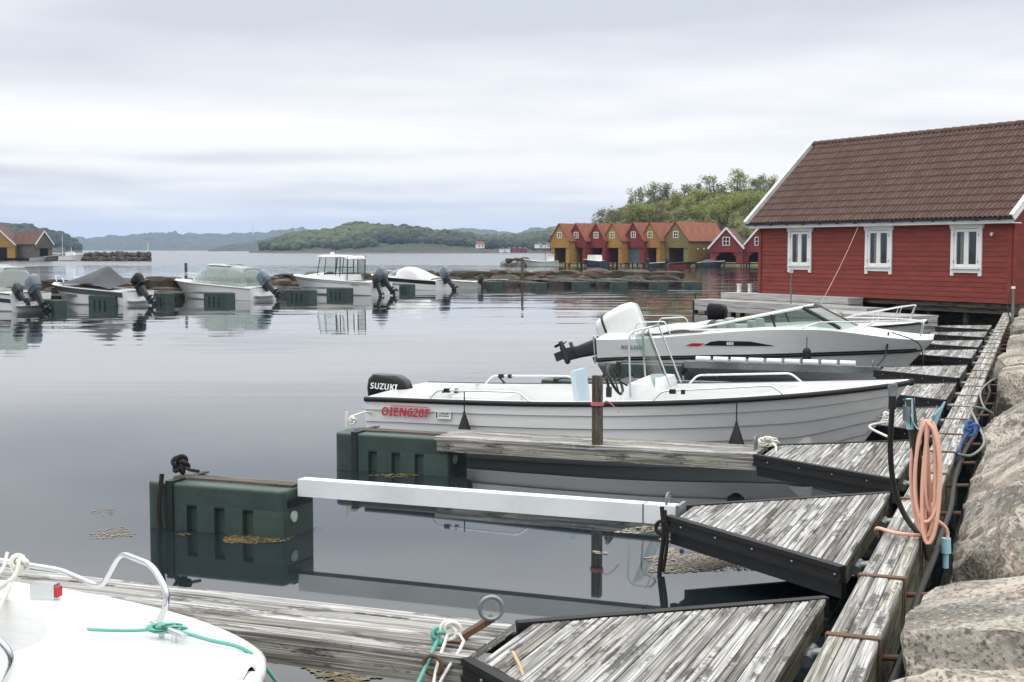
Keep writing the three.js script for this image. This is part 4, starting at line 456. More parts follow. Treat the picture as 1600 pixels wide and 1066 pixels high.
// ================= HOSE POST =================
{
  const base = QP(-0.68, 0.45, 9.15), topP = QP(-0.83, 1.52, 9.1), d = topP.clone().sub(base), X = V(cT, 0, sT), t = thing('hose_post', 'leaning grey wooden post with a pale blue hose bracket', 'post', null, base);
  const g = prism(boardProfile(0.07, 0.05, 0, 0.004), 0, d.length(), 2, 0.5); g.rotateZ(Math.PI / 2); g.applyQuaternion(new THREE.Quaternion().setFromUnitVectors(V(0, 1, 0), d.clone().normalize())); part('post', g, mt.darkWood, t);
  const up = d.clone().multiplyScalar(0.93), o = (a, y, z) => up.clone().addScaledVector(X, a).add(V(0, y, 0)).addScaledVector(V(-sT, 0, cT), z);
  part('bracket', [surf(10, 2, (u, v) => { const p = o(0.03 + 0.16 * u, -0.12 + 0.13 * Math.pow(Math.abs(u - 0.45) * 2, 2.4) + (1 - v) * 0.0, -0.05 + v * 0.11); return [p.x, p.y, p.z]; }), rod(o(0.02, 0.08, 0), o(0.03, -0.12, 0), 0.03, 6), rod(o(0.17, -0.08, 0), o(0.24, 0.07, 0.02), 0.022, 6, 0.006)], mt.blueBracket, t);
  part('plate', box(0.02, 0.1, 0.1, up.x, up.y - 0.02, up.z), mt.galv, t);
  // coil
  const pts = []; for (let k = 0; k <= 6 * 12; k++) { const a = k / 12 * 2 * Math.PI, L = 0.36 + 0.05 * Math.sin(k * 0.37), w = 0.055 + 0.028 * Math.sin(k * 0.29 + 1); const q = o(0.13 + w * Math.sin(a) + 0.03 * Math.sin(k * 0.13), -0.06 - L + L * Math.cos(a), 0.045 * Math.cos(k * 0.083) + 0.02); pts.push(base.clone().add(q)); }
  const e = pts[pts.length - 1]; single('garden_hose', [tube(pts, 0.0125, 420, 8), tube([e, base.clone().add(o(0.14, -0.6, 0.03)), QP(-0.56, 0.66, 9.2), QP(-0.56, 0.54, 9.2)], 0.0125, 30, 8)], mt.hose, 'peach coloured hose coiled on the blue bracket', 'hose', 'hoses on the quay');
  single('garden_hose', tube([QP(-0.72, 0.62, 9.12), QP(-0.86, 0.66, 8.95), QP(-1.02, 0.6, 9.35), QP(-1.06, 0.45, 9.8)], 0.0125, 24, 8), mt.hose, 'end of peach hose slipping off the beam beneath the post', 'hose', 'hoses on the quay');
  single('water_hose', [tube([QP(-0.92, 1.46, 9.2), QP(-0.93, 1.2, 9.22), QP(-0.91, 0.95, 9.25), QP(-0.84, 0.74, 9.25), QP(-0.71, 0.58, 9.2)], 0.019, 30, 8), cyl(0.026, 0.026, 0.1, 0, 0, 0).translate(...QP(-0.92, 1.44, 9.2).toArray())], mt.black, 'black supply hose standing beside the leaning post', 'hose');
  single('hose_tap', [cyl(0.03, 0.03, 0.08), rod(V(-0.03, 0.06, 0), V(0.03, 0.06, 0), 0.014)], mt.galv, 'small metal tap on top of the black hose', 'tap', null, QP(-0.92, 1.53, 9.2));
  single('hose_connector', [cyl(0.035, 0.03, 0.1, 0, 0, 0), cyl(0.02, 0.02, 0.14, 0, -0.1, 0)], mt.blueBracket, 'pale plastic hose connector at the foot of the post', 'connector', null, QP(-0.56, 0.5, 9.2));
}
{ const t = thing('quay_pole', 'thin steel pole standing where the quay meets the red house', 'pole', null, QP(beamA(36) + 0.25, 0.5, 36)); part('pole', rod(V(0, 0, 0), V(0, 1.05, 0), 0.035), mt.galv, t); part('cap', cyl(0.05, 0.05, 0.06, 0, 1.02, 0), mt.alu, t); part('hose', tube([V(-0.1, 0.9, 0), V(-0.14, 0.5, 0.05), V(-0.02, 0.1, 0.1), V(0.15, 0.1, 0.3)], 0.015), mt.black, t); }

// ================= FLOATING WEED =================
{
  const r = rng(111), n = 9500, s = new THREE.Shape(); for (let i = 0; i < 9; i++) { const a = i / 9 * 6.283, q = 0.6 + 0.5 * r(); i ? s.lineTo(Math.cos(a) * q, Math.sin(a) * q * 0.6) : s.moveTo(Math.cos(a) * q, Math.sin(a) * q * 0.6); }
  const g = new THREE.ExtrudeGeometry(s, { depth: 0.08, bevelEnabled: false }); g.rotateX(-Math.PI / 2); const im = new THREE.InstancedMesh(g, mat(0xffffff, 0.9), n), m = new THREE.Matrix4(), q = new THREE.Quaternion(), c = new THREE.Color(); let k = 0;
  const patch = (px, py, rx, ry, cnt, c0, c1, sz) => { const ctr = G(px, py, 0); for (let i = 0; i < cnt && k < n; i++) { const a = r() * 6.283, e = Math.pow(r(), 0.6), p = G(px + Math.cos(a) * e * rx, py + Math.sin(a) * e * ry, 0); if (f3(p.x * 2.2, p.z * 2.2, 5, 3) < -0.14 + 0.25 * e) continue; const sc = sz * mix(0.4, 1.4, r() * r()); q.setFromAxisAngle(V(0, 1, 0), r() * 6.28); m.compose(V(p.x, 0.002 + r() * 0.004, p.z), q, V(sc, sc * 0.25, sc)); im.setMatrixAt(k, m); im.setColorAt(k, c.copy(c0).lerp(c1, r())); k++; } };
  const tan = C(0.3, 0.25, 0.17), grey = C(0.32, 0.29, 0.24), brown = C(0.09, 0.055, 0.025), ol = C(0.16, 0.12, 0.04);
  patch(1050, 858, 125, 38, 5200, tan, grey, 0.022); patch(1140, 880, 70, 14, 700, tan, grey, 0.02); patch(345, 842, 115, 9, 1100, brown, ol, 0.022); patch(190, 800, 50, 8, 240, tan, brown, 0.018); patch(200, 838, 60, 14, 500, tan, ol, 0.018); patch(600, 742, 100, 5, 260, brown, ol, 0.03); patch(470, 728, 30, 4, 60, tan, ol, 0.03); patch(560, 1042, 80, 26, 500, tan, ol, 0.04); patch(520, 1022, 60, 10, 160, tan, grey, 0.035); patch(490, 826, 24, 5, 40, tan, ol, 0.02);
  im.count = k; im.name = 'floating_weed'; im.userData = { kind: 'stuff', label: 'tan and brown weed scum drifting on the harbour water', category: 'seaweed' }; shade(im); scene.add(im);
}
// ================= BOATS =================
// local frame: x from the transom to the bow, y up from the water, z to the side
function hullFn(o) {
  const { L, B, rake = 0.7, tr = 0.9, vc = 0.26, p = 2.4, q = 0.72, kd = -0.3 } = o, sheer = o.sheer;
  const hb = (u) => B / 2 * (u < 0.4 ? mix(tr, 1, sst(0, 0.4, u)) : Math.pow(Math.max(0, 1 - Math.pow((u - 0.4) / 0.6, p)), q));
  const keel = (u) => kd + 0.28 * sst(0.8, 1, u);
  const w = (u, v) => { const a = v < vc ? 0.9 * v / vc : 0.9 + 0.1 * (v - vc) / (1 - vc), b = 0.45 * v + 0.55 * Math.pow(v, 1.5); return mix(a, b, sst(0.45, 1, u)); };
  const pt = (u, v, s = 1, off = 0) => { const ys = sheer(u), yk = keel(u), x = L * u - rake * (1 - v) * Math.pow(u, 6); return [x, mix(yk, ys, v), s * (hb(u) * w(u, v) + (u < 0.985 ? off : 0))]; };
  const vAt = (u, y) => clamp((y - keel(u)) / (sheer(u) - keel(u)));
  return { hb, keel, pt, vAt, w, L, sheer };
}
const um = (k) => 0.9995 * (1 - Math.pow(1 - k, 1.5));
function boat(o) {
  const t = thing(o.name, o.label, o.cat ?? 'boat', o.group, o.pos, o.turn), H = hullFn(o), nu = o.nu ?? 36, nv = o.nv ?? 14, hullM = o.hull ?? mt.gel, deckM = o.deck ?? mt.gel;
  const laps = o.laps, side = (s) => { if (!laps) return surf(nu, nv, (u, v) => H.pt(um(u), v, s)); const vs = [0, 0.2]; for (const l of laps) vs.push(l - 0.008, l); vs.push(1); const offAt = (v) => { const E = [0.2, ...laps, 1.001]; for (let i = 0; i < E.length - 1; i++) if (v >= E[i] - 1e-6 && v < E[i + 1] - 1e-6) { const k = (v - E[i]) / (E[i + 1] - E[i]); return 0.022 * (1 - k); } return 0; }; return surf(nu, vs.length - 1, (u, j) => { const v = vs[Math.round(j * (vs.length - 1))]; return H.pt(um(u), v, s, offAt(v)); }, 1, 1, 0.35); };
  part('hull', [side(1), side(-1).applyMatrix4(new THREE.Matrix4()), surf(8, nv, (u, v) => { const p = H.pt(0, v, 1); return [p[0], p[1], p[2] * (u * 2 - 1)]; })], hullM, t);
  const u0 = o.well ? o.well[0] : 2, u1 = o.well ? o.well[1] : 2, inset = o.inset ?? 0.16, wo = (u) => u < u0 || u > u1 ? 0 : Math.max(0, (H.hb(u) - inset)) * Math.pow(clamp((u1 - u) / 0.1), 0.5) * (o.openStern ? 1 : Math.pow(clamp((u - u0) / 0.02), 0.5));
  const cam = o.camber ?? 0.05, dy = (u, z) => H.sheer(u) + cam * (1 - Math.pow(clamp(Math.abs(z) / Math.max(0.05, H.hb(u))), 2)) * (o.deckRise ? o.deckRise(u) : 1);
  const DN = 150;
  part('deck', [1, -1].map((s) => surf(DN, 8, (k, v) => { const u = um(k), z = mix(wo(u), H.hb(u) * 0.998, v); return [H.L * u, dy(u, z), s * z]; })), deckM, t);
  if (o.well) { const fy = o.floor ?? 0.15, inz = (u, y, z) => Math.max(0, Math.min(z, H.hb(u) * H.w(u, H.vAt(u, y)) - 0.04)); part('cockpit', [...[1, -1].map((s) => surf(110, 5, (k, v) => { const u = mix(u0 + 1e-4, u1 - 1e-4, k), y = mix(dy(u, wo(u)), fy, v), z = inz(u, y, wo(u) * (1 - 0.05 * v)); return [H.L * u, y, s * z]; })), surf(90, 6, (k, v) => { const u = mix(u0, u1, k); return [H.L * u, fy, inz(u, fy, wo(u) * 0.95) * (v * 2 - 1)]; })], o.inner ?? mt.gel, t); }
  if (o.rub !== false) { const pts = (s) => { const P = []; for (let i = 0; i <= 40; i++) { const u = i / 40 * 0.999, p = H.pt(u, 1, s); P.push(V(p[0], p[1] - (o.rubDrop ?? 0.02), p[2] + s * 0.012)); } P.push(V(H.L, H.sheer(1) - (o.rubDrop ?? 0.02), 0)); return P; }; part('rub_rail', [tube(pts(1), o.rubR ?? 0.026, 60, 6), tube(pts(-1), o.rubR ?? 0.026, 60, 6), new THREE.SphereGeometry((o.rubR ?? 0.026) * 1.5, 10, 8).translate(H.L - 0.005, H.sheer(1) - (o.rubDrop ?? 0.02), 0)], o.rub ?? mt.rubber, t); }
  if (o.band) { const [ya, yb, m] = o.band; for (const s of [1, -1]) part('hull_band', surf(40, 1, (u, v) => { const uu = u * 0.985, y = v ? yb(uu) : ya(uu); return H.pt(uu, H.vAt(uu, y), s, 0.008); }), m, t); }
  t.userData.H = undefined; return { t, H, dy };
}
function outboard(parent, x, y, tilt, o = {}) {
  const s = o.s ?? 1, g = new THREE.Group(); g.name = 'outboard_motor'; g.position.set(x, y, o.z ?? 0); g.rotation.z = -tilt; g.scale.setScalar(s); parent.add(g); const cm = o.cowl ?? mt.motorGrey, lm = o.leg ?? mt.motorDark;
  const rings = [[0.04, -0.28, 0.2, 0.14], [0.09, -0.28, 0.26, 0.18], [0.3, -0.29, 0.3, 0.205], [0.5, -0.31, 0.31, 0.2], [0.62, -0.33, 0.28, 0.18], [0.69, -0.36, 0.2, 0.13]].map(([yy, cx, hx, hz]) => rrect(cx, 0, hx, hz, Math.min(hx, hz) * 0.6, yy, 5)); const cs = o.cs ?? 1, cowl = part('cowl', loft(rings, 0.9).scale(cs, cs, cs), cm, g);
  part('cowl_band', loft([0.17, 0.2].map((yy) => rrect(-0.286, 0, 0.293, 0.202, 0.12, yy, 5))).scale(cs, cs, cs), o.band ?? lm, cowl);
  part('leg', loft([[0.06, -0.28, 0.19, 0.13], [-0.12, -0.26, 0.17, 0.1], [-0.5, -0.29, 0.13, 0.06], [-0.78, -0.33, 0.14, 0.04]].map(([yy, cx, hx, hz]) => rrect(cx, 0, hx, hz, hz * 0.8, yy, 4))), o.legCol ?? lm, g);
  part('bracket', [box(0.12, 0.34, 0.22, -0.02, -0.08, 0), box(0.2, 0.06, 0.16, -0.12, 0.02, 0)], mt.motorDark, g);
  const gear = new THREE.CapsuleGeometry(0.062, 0.3, 6, 12).rotateZ(Math.PI / 2).translate(-0.34, -0.82, 0); part('gearcase', [gear, box(0.36, 0.015, 0.2, -0.36, -0.62, 0)], o.legCol ?? lm, g); part('skeg', prism([[-0.01, -0.84], [0.01, -0.84], [0.004, -1.05], [-0.004, -1.05]], (z) => -0.44, (z) => -0.26), o.legCol ?? lm, g);
  const pr = new THREE.Group(); pr.name = 'propeller'; pr.position.set(-0.57, -0.82, 0); g.add(pr); part('hub', new THREE.CylinderGeometry(0.045, 0.055, 0.12, 12).rotateZ(Math.PI / 2), mt.motorDark, pr); for (let k = 0; k < 3; k++) part('blade', surf(5, 5, (u, v) => { const r0 = 0.04 + 0.13 * u, w = 0.11 * Math.sin(Math.PI * (0.18 + 0.75 * u)), a = (v - 0.5) * w; return [a * 0.55 + 0.006 * Math.sin(u * 3), r0, a]; }).rotateX(k * 2.094 + 0.4), mt.motorDark, pr);
  if (o.text) { const tg = letters(o.text, 0.085, 0.004, 0.1); tg.translate(-0.53, o.textY ?? 0.3, 0.208); part('lettering', tg, o.textMat ?? mt.whiteLetter, cowl); }
  return g;
}
const railTube = (pts, r = 0.0125) => bentTube(pts, r, 0.07, 8);
function fender(label, p, m = mt.rubber, r = 0.085, L = 0.28, cone = false, hang = 0.5, group = 'fenders') { const g = cone ? new THREE.LatheGeometry([[0.012, 0.3], [0.02, 0.26], [0.09, 0.05], [0.1, 0], [0.09, -0.06], [0.03, -0.1], [0.001, -0.1]].map(([x, y]) => new THREE.Vector2(x, y)), 14) : new THREE.CapsuleGeometry(r, L, 6, 12); const t = thing('fender', label, 'fender', group, p); part('body', g, m, t); part('lanyard', rod(V(0, cone ? 0.28 : L / 2 + r, 0), V(0, (cone ? 0.28 : L / 2 + r) + hang, 0), 0.008, 6), m === mt.rubber ? mt.ropeBlack : mt.ropeWhite, t); return t; }

// ---------- open boat at the third finger ----------
{
  const L = 6.35, turn = -TH + 0.045, pos = QP(-7.72, 0, 15.5);
  const { t, H, dy } = boat({ name: 'open_boat', label: 'white open boat with black outboard and steering console at the wooden finger', cat: 'boat', pos, turn, L, B: 2.25, tr: 0.88, rake: 0.72, sheer: (u) => 0.7 + 0.05 * u + 0.27 * Math.pow(u, 2.6), laps: [0.4, 0.56, 0.71, 0.855], well: [0.1, 0.8], inset: 0.13, floor: 0.2, camber: 0.015, rubR: 0.03, nu: 48 });
  const W = (x, y, z) => V(x, y, z);
  // stern quarters
  part('stern_well', [box(0.5, 0.06, 0.9, 0.34, 0.62, 0), box(0.06, 0.35, 1.5, 0.62, 0.5, 0)], mt.gel, t);
  part('locker', loft([0.2, 0.6, 0.63].map((y, i) => rrect(1.05, -0.45, 0.36 - 0.01 * i, 0.42, 0.06, y))), mt.gel, t); part('bow_seat', loft([0.2, 0.62].map((y) => rrect(5.0, 0, 0.3, 0.4, 0.1, y))), mt.gel, t);
  outboard(t, 0.16, 0.24, 0.04, { cowl: mt.blackGloss, leg: mt.black, text: 'SUZUKI', textY: 0.5, s: 0.92, band: mt.black });
  // console with windscreen
  const con = part('console', loft([[0.2, 3.75, 0.32, 0.36], [0.7, 3.78, 0.3, 0.35], [0.9, 3.84, 0.24, 0.33], [0.98, 3.92, 0.14, 0.28]].map(([y, cx, hx, hz]) => rrect(cx, 0, hx, hz, 0.08, y))), mt.gel, t);
  part('dash', box(0.3, 0.02, 0.56, 3.62, 0.86, 0, 0, -0.5), mt.black, con);
  part('windscreen', surf(16, 6, (u, v) => { const a = (u - 0.5) * 2.6; return [3.98 + 0.12 * Math.cos(a) - 0.26 * v - 0.08, 0.88 + 0.62 * v, Math.sin(a) * (0.36 - 0.03 * v)]; }), mt.tint, con);
  part('grab_frame', [bentTube([W(3.66, 0.75, 0.4), W(3.62, 1.52, 0.34), W(3.86, 1.58, 0.2), W(3.86, 1.58, -0.2), W(3.62, 1.52, -0.34), W(3.66, 0.75, -0.4)], 0.014, 0.1), bentTube([W(4.12, 0.88, 0.3), W(3.84, 1.57, 0.28)], 0.011), bentTube([W(4.12, 0.88, -0.3), W(3.84, 1.57, -0.28)], 0.011)], mt.steel, con);
  const wh = part('steering_wheel', new THREE.TorusGeometry(0.19, 0.018, 8, 28), mt.black, con); wh.position.set(3.38, 0.92, 0.05); wh.rotation.set(0, Math.PI / 2, 0); wh.rotateX(-0.45); part('spokes', [0, 1, 2].map((k) => rod(V(0, 0, 0), V(Math.cos(k * 2.09) * 0.18, Math.sin(k * 2.09) * 0.18, 0), 0.012)), mt.black, wh);
  con.position.x = -0.48; part('throttle', [box(0.06, 0.12, 0.05, 2.9, 0.8, 0.34), rod(V(2.9, 0.84, 0.34), V(2.87, 0.98, 0.36), 0.018)], mt.black, t);
  const st = part('seat', [box(0.42, 0.3, 0.5, 2.55, 0.36, 0)], mt.gel, t); part('backrest', prism([[-0.25, 0.5], [0.25, 0.5], [0.25, 1.04], [-0.25, 1.04]], -0.03, 0.03).rotateZ(0.16).translate(2.58, 0.0, 0), mt.blueGrey, st);
  // rails
  const gz = (u) => H.hb(u) - 0.06, gy = (u) => H.sheer(u);
  for (const s of [1, -1]) for (const [xa, xb] of [[0.95, 2.0], [3.7, 4.9]]) { const ua = xa / L, ub = xb / L; part('side_rail', [bentTube([W(xa - 0.1, gy(ua), s * gz(ua)), W(xa, gy(ua) + 0.11, s * gz(ua)), W(xb, gy(ub) + 0.11, s * gz(ub)), W(xb + 0.14, gy(ub), s * gz(ub))], 0.013, 0.06)], s > 0 ? mt.steel : mt.white, t); part('clamp', [box(0.07, 0.05, 0.05, xa + 0.12, gy(ua) + 0.11, s * gz(ua)), box(0.04, 0.05, 0.05, xa + 0.24, gy(ua) + 0.11, s * gz(ua))], mt.black, t); }
  // lettering on the near side
  const lp = (u, y, k = 0.05) => H.pt(u, H.vAt(u, y), 1, k), p0 = lp(0.035, 0.5), p1 = lp(0.14, 0.5), tx = letters('OIEN620F', 0.105, 0.004, 0.12); tx.computeBoundingBox(); tx.scale(0.66 / tx.boundingBox.max.x, 1, 1); const lt = part('lettering', [tx, box(0.5, 0.008, 0.004, 0.38, 0.125, 0.002)], mt.redLetter, t); lt.position.set(...p0); lt.position.y = 0.49; lt.rotation.y = -Math.atan2(p1[2] - p0[2], p1[0] - p0[0]); lt.rotation.x = -0.02;
  const q0 = lp(0.15, 0.5), st2 = part('dealer_sticker', [box(0.2, 0.09, 0.003, 0.1, 0.05, 0)], mt.white, t); st2.position.set(q0[0], 0.48, q0[2] + 0.004); const sm = part('lettering', [letters('LANDØY', 0.026, 0.002).translate(0.045, 0.058, 0.002), letters('BÅT & MOTOR', 0.014, 0.002).translate(0.045, 0.034, 0.002), box(0.018, 0.07, 0.002, 0.02, 0.05, 0.002)], mt.blackLetter, st2);
  part('bow_eye', new THREE.TorusGeometry(0.025, 0.007, 6, 14).translate(...H.pt(0.99, 0.62, 1)), mt.steel, t);
  const at = (x, y, z) => V(x, y, z).applyAxisAngle(V(0, 1, 0), turn).add(pos);
  fender('black cone fender on the open boat side by the lettering', at(1.36, 0.3, 1.15), mt.rubber, 0, 0, true, 0.25, 'fenders on the open boat'); fender('black cone fender on the open boat near its bow', at(4.55, 0.3, 1.06), mt.rubber, 0, 0, true, 0.24, 'fenders on the open boat');
  single('bow_line', [tube([at(6.15, 0.55, 0.05), QP(-1.75, 0.56, 15.1), QP(-1.5, 0.52, 14.6)], 0.014, 16), new THREE.TorusKnotGeometry(0.03, 0.012, 40, 6).translate(...QP(-1.55, 0.7, 14.95).toArray())], mt.ropeWhite, 'white bow rope of the open boat tied to the quay', 'rope', 'mooring lines');
  single('spring_line', [tube([at(1.0, 0.82, -1.02), at(1.25, 0.55, -1.1), at(1.6, 0.35, -0.9)], 0.012, 14)], mt.ropeBlack, 'black rope draped over the open boat far gunwale', 'rope', 'mooring lines');
  single('stern_line', [tube([at(0.03, 0.45, 0.8), QP(-7.55, 0.55, 14.3), QP(-7.5, 0.55, 13.8)], 0.01, 12), rod(QP(-7.5, 0.44, 13.72), QP(-7.5, 0.62, 13.72), 0.016), new THREE.TorusKnotGeometry(0.03, 0.012, 40, 6).translate(...QP(-7.42, 0.52, 13.72).toArray())], mt.ropeWhite, 'white stern rope from the open boat to the green float', 'rope', 'mooring lines');
}

// ---------- sports boat ----------
{
  const L = 6.35, turn = -TH + 0.02, pos = QP(-8.25, 0, 26.35), sheer = (u) => 0.72 + 0.28 * sst(0, 0.62, u) - 0.2 * sst(0.66, 1, u);
  const band = (u) => 0.3 + 0.3 * Math.pow(u, 0.8);
  const { t, H, dy } = boat({ name: 'sports_boat', label: 'white sports boat with tinted windscreen and tilted white outboard', cat: 'boat', pos, turn, L, B: 2.3, tr: 0.9, vc: 0.5, rake: 0.75, sheer, well: [0.12, 0.66], inset: 0.3, floor: 0.35, camber: 0.1, rub: false, nu: 48, band: [(u) => band(u) - 0.035, (u) => band(u) + 0.045, mt.black], inner: mt.gel });
  part('rub_rail', [1, -1].map((s) => tube(Array.from({ length: 30 }, (_, i) => V(...H.pt(i / 29 * 0.99, H.vAt(i / 29 * 0.99, band(i / 29 * 0.99)), s, 0.02))), 0.024, 60, 6)), mt.rubber, t);
  // graphics
  const onSide = (x0, x1, ya, yb, m, name, n = 10) => part(name, surf(n, 1, (u, v) => { const x = mix(x0, x1, u) + (v ? 0.12 : 0), uu = x / L, y = mix(ya(u), yb(u), v); return H.pt(uu, H.vAt(uu, y), 1, 0.012); }), m, t);
  onSide(2.05, 3.55, (u) => 0.66 + 0.02 * u, (u) => 0.66 + 0.1 * Math.min(1, (1 - u) * 2.5, u * 8), mt.black, 'side_graphic'); onSide(1.82, 2.08, () => 0.645, () => 0.7, mt.redLetter, 'side_flash', 3);
  const put = (g, x, y, m, k = 0.02) => { const u = x / L, p = H.pt(u, H.vAt(u, y), 1, k), q = H.pt(u + 0.05, H.vAt(u + 0.05, y), 1, k), o = part('lettering', g, m, t); o.position.set(...p); o.rotation.y = -Math.atan2(q[2] - p[2], q[0] - p[0]); return o; };
  put(letters('NOBLESSE', 0.07, 0.003, 0.15), 0.5, 0.55, mt.greyLetter); put(letters('605', 0.06, 0.003, 0.1), 2.62, 0.685, mt.whiteLetter, 0.026);
  // windscreen
  const zs = (x) => H.hb(x / L) - 0.16;
  for (const s of [1, -1]) { const pts = [[1.86, 0.95], [4.7, 1.02], [4.0, 1.4]].map(([x, y]) => V(x, y, s * (zs(x) - (y - 0.95) * 0.3))); const g = new THREE.BufferGeometry().setFromPoints(pts); g.setIndex([0, 1, 2]); g.computeVertexNormals(); g.setAttribute('uv', new THREE.BufferAttribute(new Float32Array(6), 2)); const w = part('side_window', g, mt.tint, t); part('window_frame', [rod(pts[0], pts[2], 0.022), rod(pts[0], pts[1], 0.018)], mt.white, w); part('pillar', rod(pts[2], pts[1], 0.04, 6), mt.black, w); part('mullion', rod(pts[0].clone().lerp(pts[2], 0.72), pts[0].clone().lerp(pts[1], 0.58), 0.022, 6), mt.black, w); }
  part('windscreen', surf(12, 3, (u, v) => { const s = u * 2 - 1, x = mix(4.72 + 0.25 * (1 - s * s), 4.02 + 0.2 * (1 - s * s), v); return [x, mix(1.03, 1.4, v), s * (zs(4.4) - (v * 0.38) * 0.3 - 0.02)]; }), mt.tint, t); part('windscreen_frame', tube(Array.from({ length: 13 }, (_, i) => { const s = i / 6 - 1; return V(4.02 + 0.2 * (1 - s * s), 1.4, s * (zs(4.4) - 0.13)); }), 0.022, 30, 6), mt.black, t);
  for (const [x, z] of [[2.6, 0.45], [2.6, -0.45], [3.2, 0.45], [3.2, -0.45]]) { const st = part('seat', loft([0.35, 0.66, 0.7].map((y) => rrect(x, z, 0.22, 0.22, 0.06, y))), mt.gel, t); part('backrest', loft([0.7, 1.05, 1.12].map((y, i) => rrect(x - 0.2 - i * 0.02, z, 0.06, 0.22, 0.05, y))), mt.seat, st); }
  part('stern_cover', surf(14, 12, (u, v) => { const x = 0.75 + u * 1.35, s = v * 2 - 1, z = s * (H.hb(x / L) - 0.2); return [x, 0.8 + 0.02 + u * 0.16 + 0.1 * (1 - s * s) + 0.02 * Math.sin(u * 11 + v * 7), z]; }), mt.canvasWhite, t);
  part('stern_arch', [railTube([V(0.7, 0.74, 0.95), V(0.8, 1.06, 0.9), V(1.35, 1.1, 0.88), V(1.5, 0.8, 0.92)]), railTube([V(0.7, 0.74, -0.95), V(0.8, 1.06, -0.9), V(1.35, 1.1, -0.88), V(1.5, 0.8, -0.92)])], mt.steel, t);
  for (const s of [1, -1]) part('bow_rail', [railTube([V(4.0, sheer(0.63) + 0.02, s * (H.hb(0.63) - 0.1)), V(4.3, sheer(0.68) + 0.14, s * (H.hb(0.68) - 0.1)), V(5.5, sheer(0.87) + 0.3, s * (H.hb(0.87) - 0.06)), V(6.15, sheer(0.97) + 0.34, s * 0.2), V(6.1, sheer(0.96) + 0.02, s * 0.16)]), rod(V(5.0, sheer(0.79) + 0.03, s * (H.hb(0.79) - 0.08)), V(5.3, sheer(0.84) + 0.27, s * (H.hb(0.84) - 0.06)), 0.011)], mt.steel, t);
  part('ladder', [railTube([V(0.1, 0.5, 0.5), V(-0.15, 0.8, 0.5), V(-0.1, 0.2, 0.5)]), railTube([V(0.1, 0.5, 0.75), V(-0.15, 0.8, 0.75), V(-0.1, 0.2, 0.75)])], mt.steel, t);
  outboard(t, -0.1, 0.3, 1.2, { cowl: mt.gel, leg: mt.motorDark, band: mt.black, s: 1.0, cs: 1.42, legCol: mt.motorDark });
  const at = (x, y, z) => V(x, y, z).applyAxisAngle(V(0, 1, 0), turn).add(pos);
  fender('long black fender hanging on the sports boat side', at(4.15, 0.45, 1.24), mt.rubber, 0.08, 0.3, false, 0.2, 'fenders on the sports boat');
  single('bow_line', [tube([at(5.55, 0.95, 0.5), at(5.52, 0.55, 0.7), QP(-2.7, 0.45, 24.2)], 0.018, 14), tube([at(5.6, 0.95, 0.45), at(6.1, 0.75, 0.5), at(6.2, 0.3, 0.6)], 0.011, 14)], mt.ropeBlack, 'black bow rope of the sports boat running to the roller finger', 'rope', 'mooring lines');
}

// ---------- small boat with bow rail behind the sports boat ----------
{
  const turn = -TH, pos = QP(-7.2, 0, 32.4), sheer = (u) => 0.62 + 0.22 * u * u;
  const { t, H } = boat({ name: 'small_boat', label: 'small white boat with steel bow rail behind the sports boat', cat: 'boat', pos, turn, L: 4.7, B: 1.9, sheer, well: [0.14, 0.6], inset: 0.15, floor: 0.2 });
  for (const s of [1, -1]) part('bow_rail', [railTube([V(2.6, sheer(0.55), s * 0.85), V(2.9, sheer(0.6) + 0.22, s * 0.82), V(4.1, sheer(0.87) + 0.38, s * 0.42), V(4.45, sheer(0.95) + 0.4, s * 0.14), V(4.3, sheer(0.92) + 0.02, s * 0.2)]), rod(V(3.5, sheer(0.74), s * 0.66), V(3.6, sheer(0.77) + 0.3, s * 0.62), 0.011), rod(V(3.95, sheer(0.84), s * 0.45), V(4.1, sheer(0.87) + 0.37, s * 0.42), 0.011)], mt.steel, t);
  part('windscreen', surf(8, 2, (u, v) => { const s = u * 2 - 1; return [2.75 + 0.2 * (1 - s * s) - v * 0.2, 0.72 + v * 0.3, s * 0.6]; }), mt.glass, t); outboard(t, 0, 0.62, 0.05, { cowl: mt.blackGloss, s: 0.8 });
}

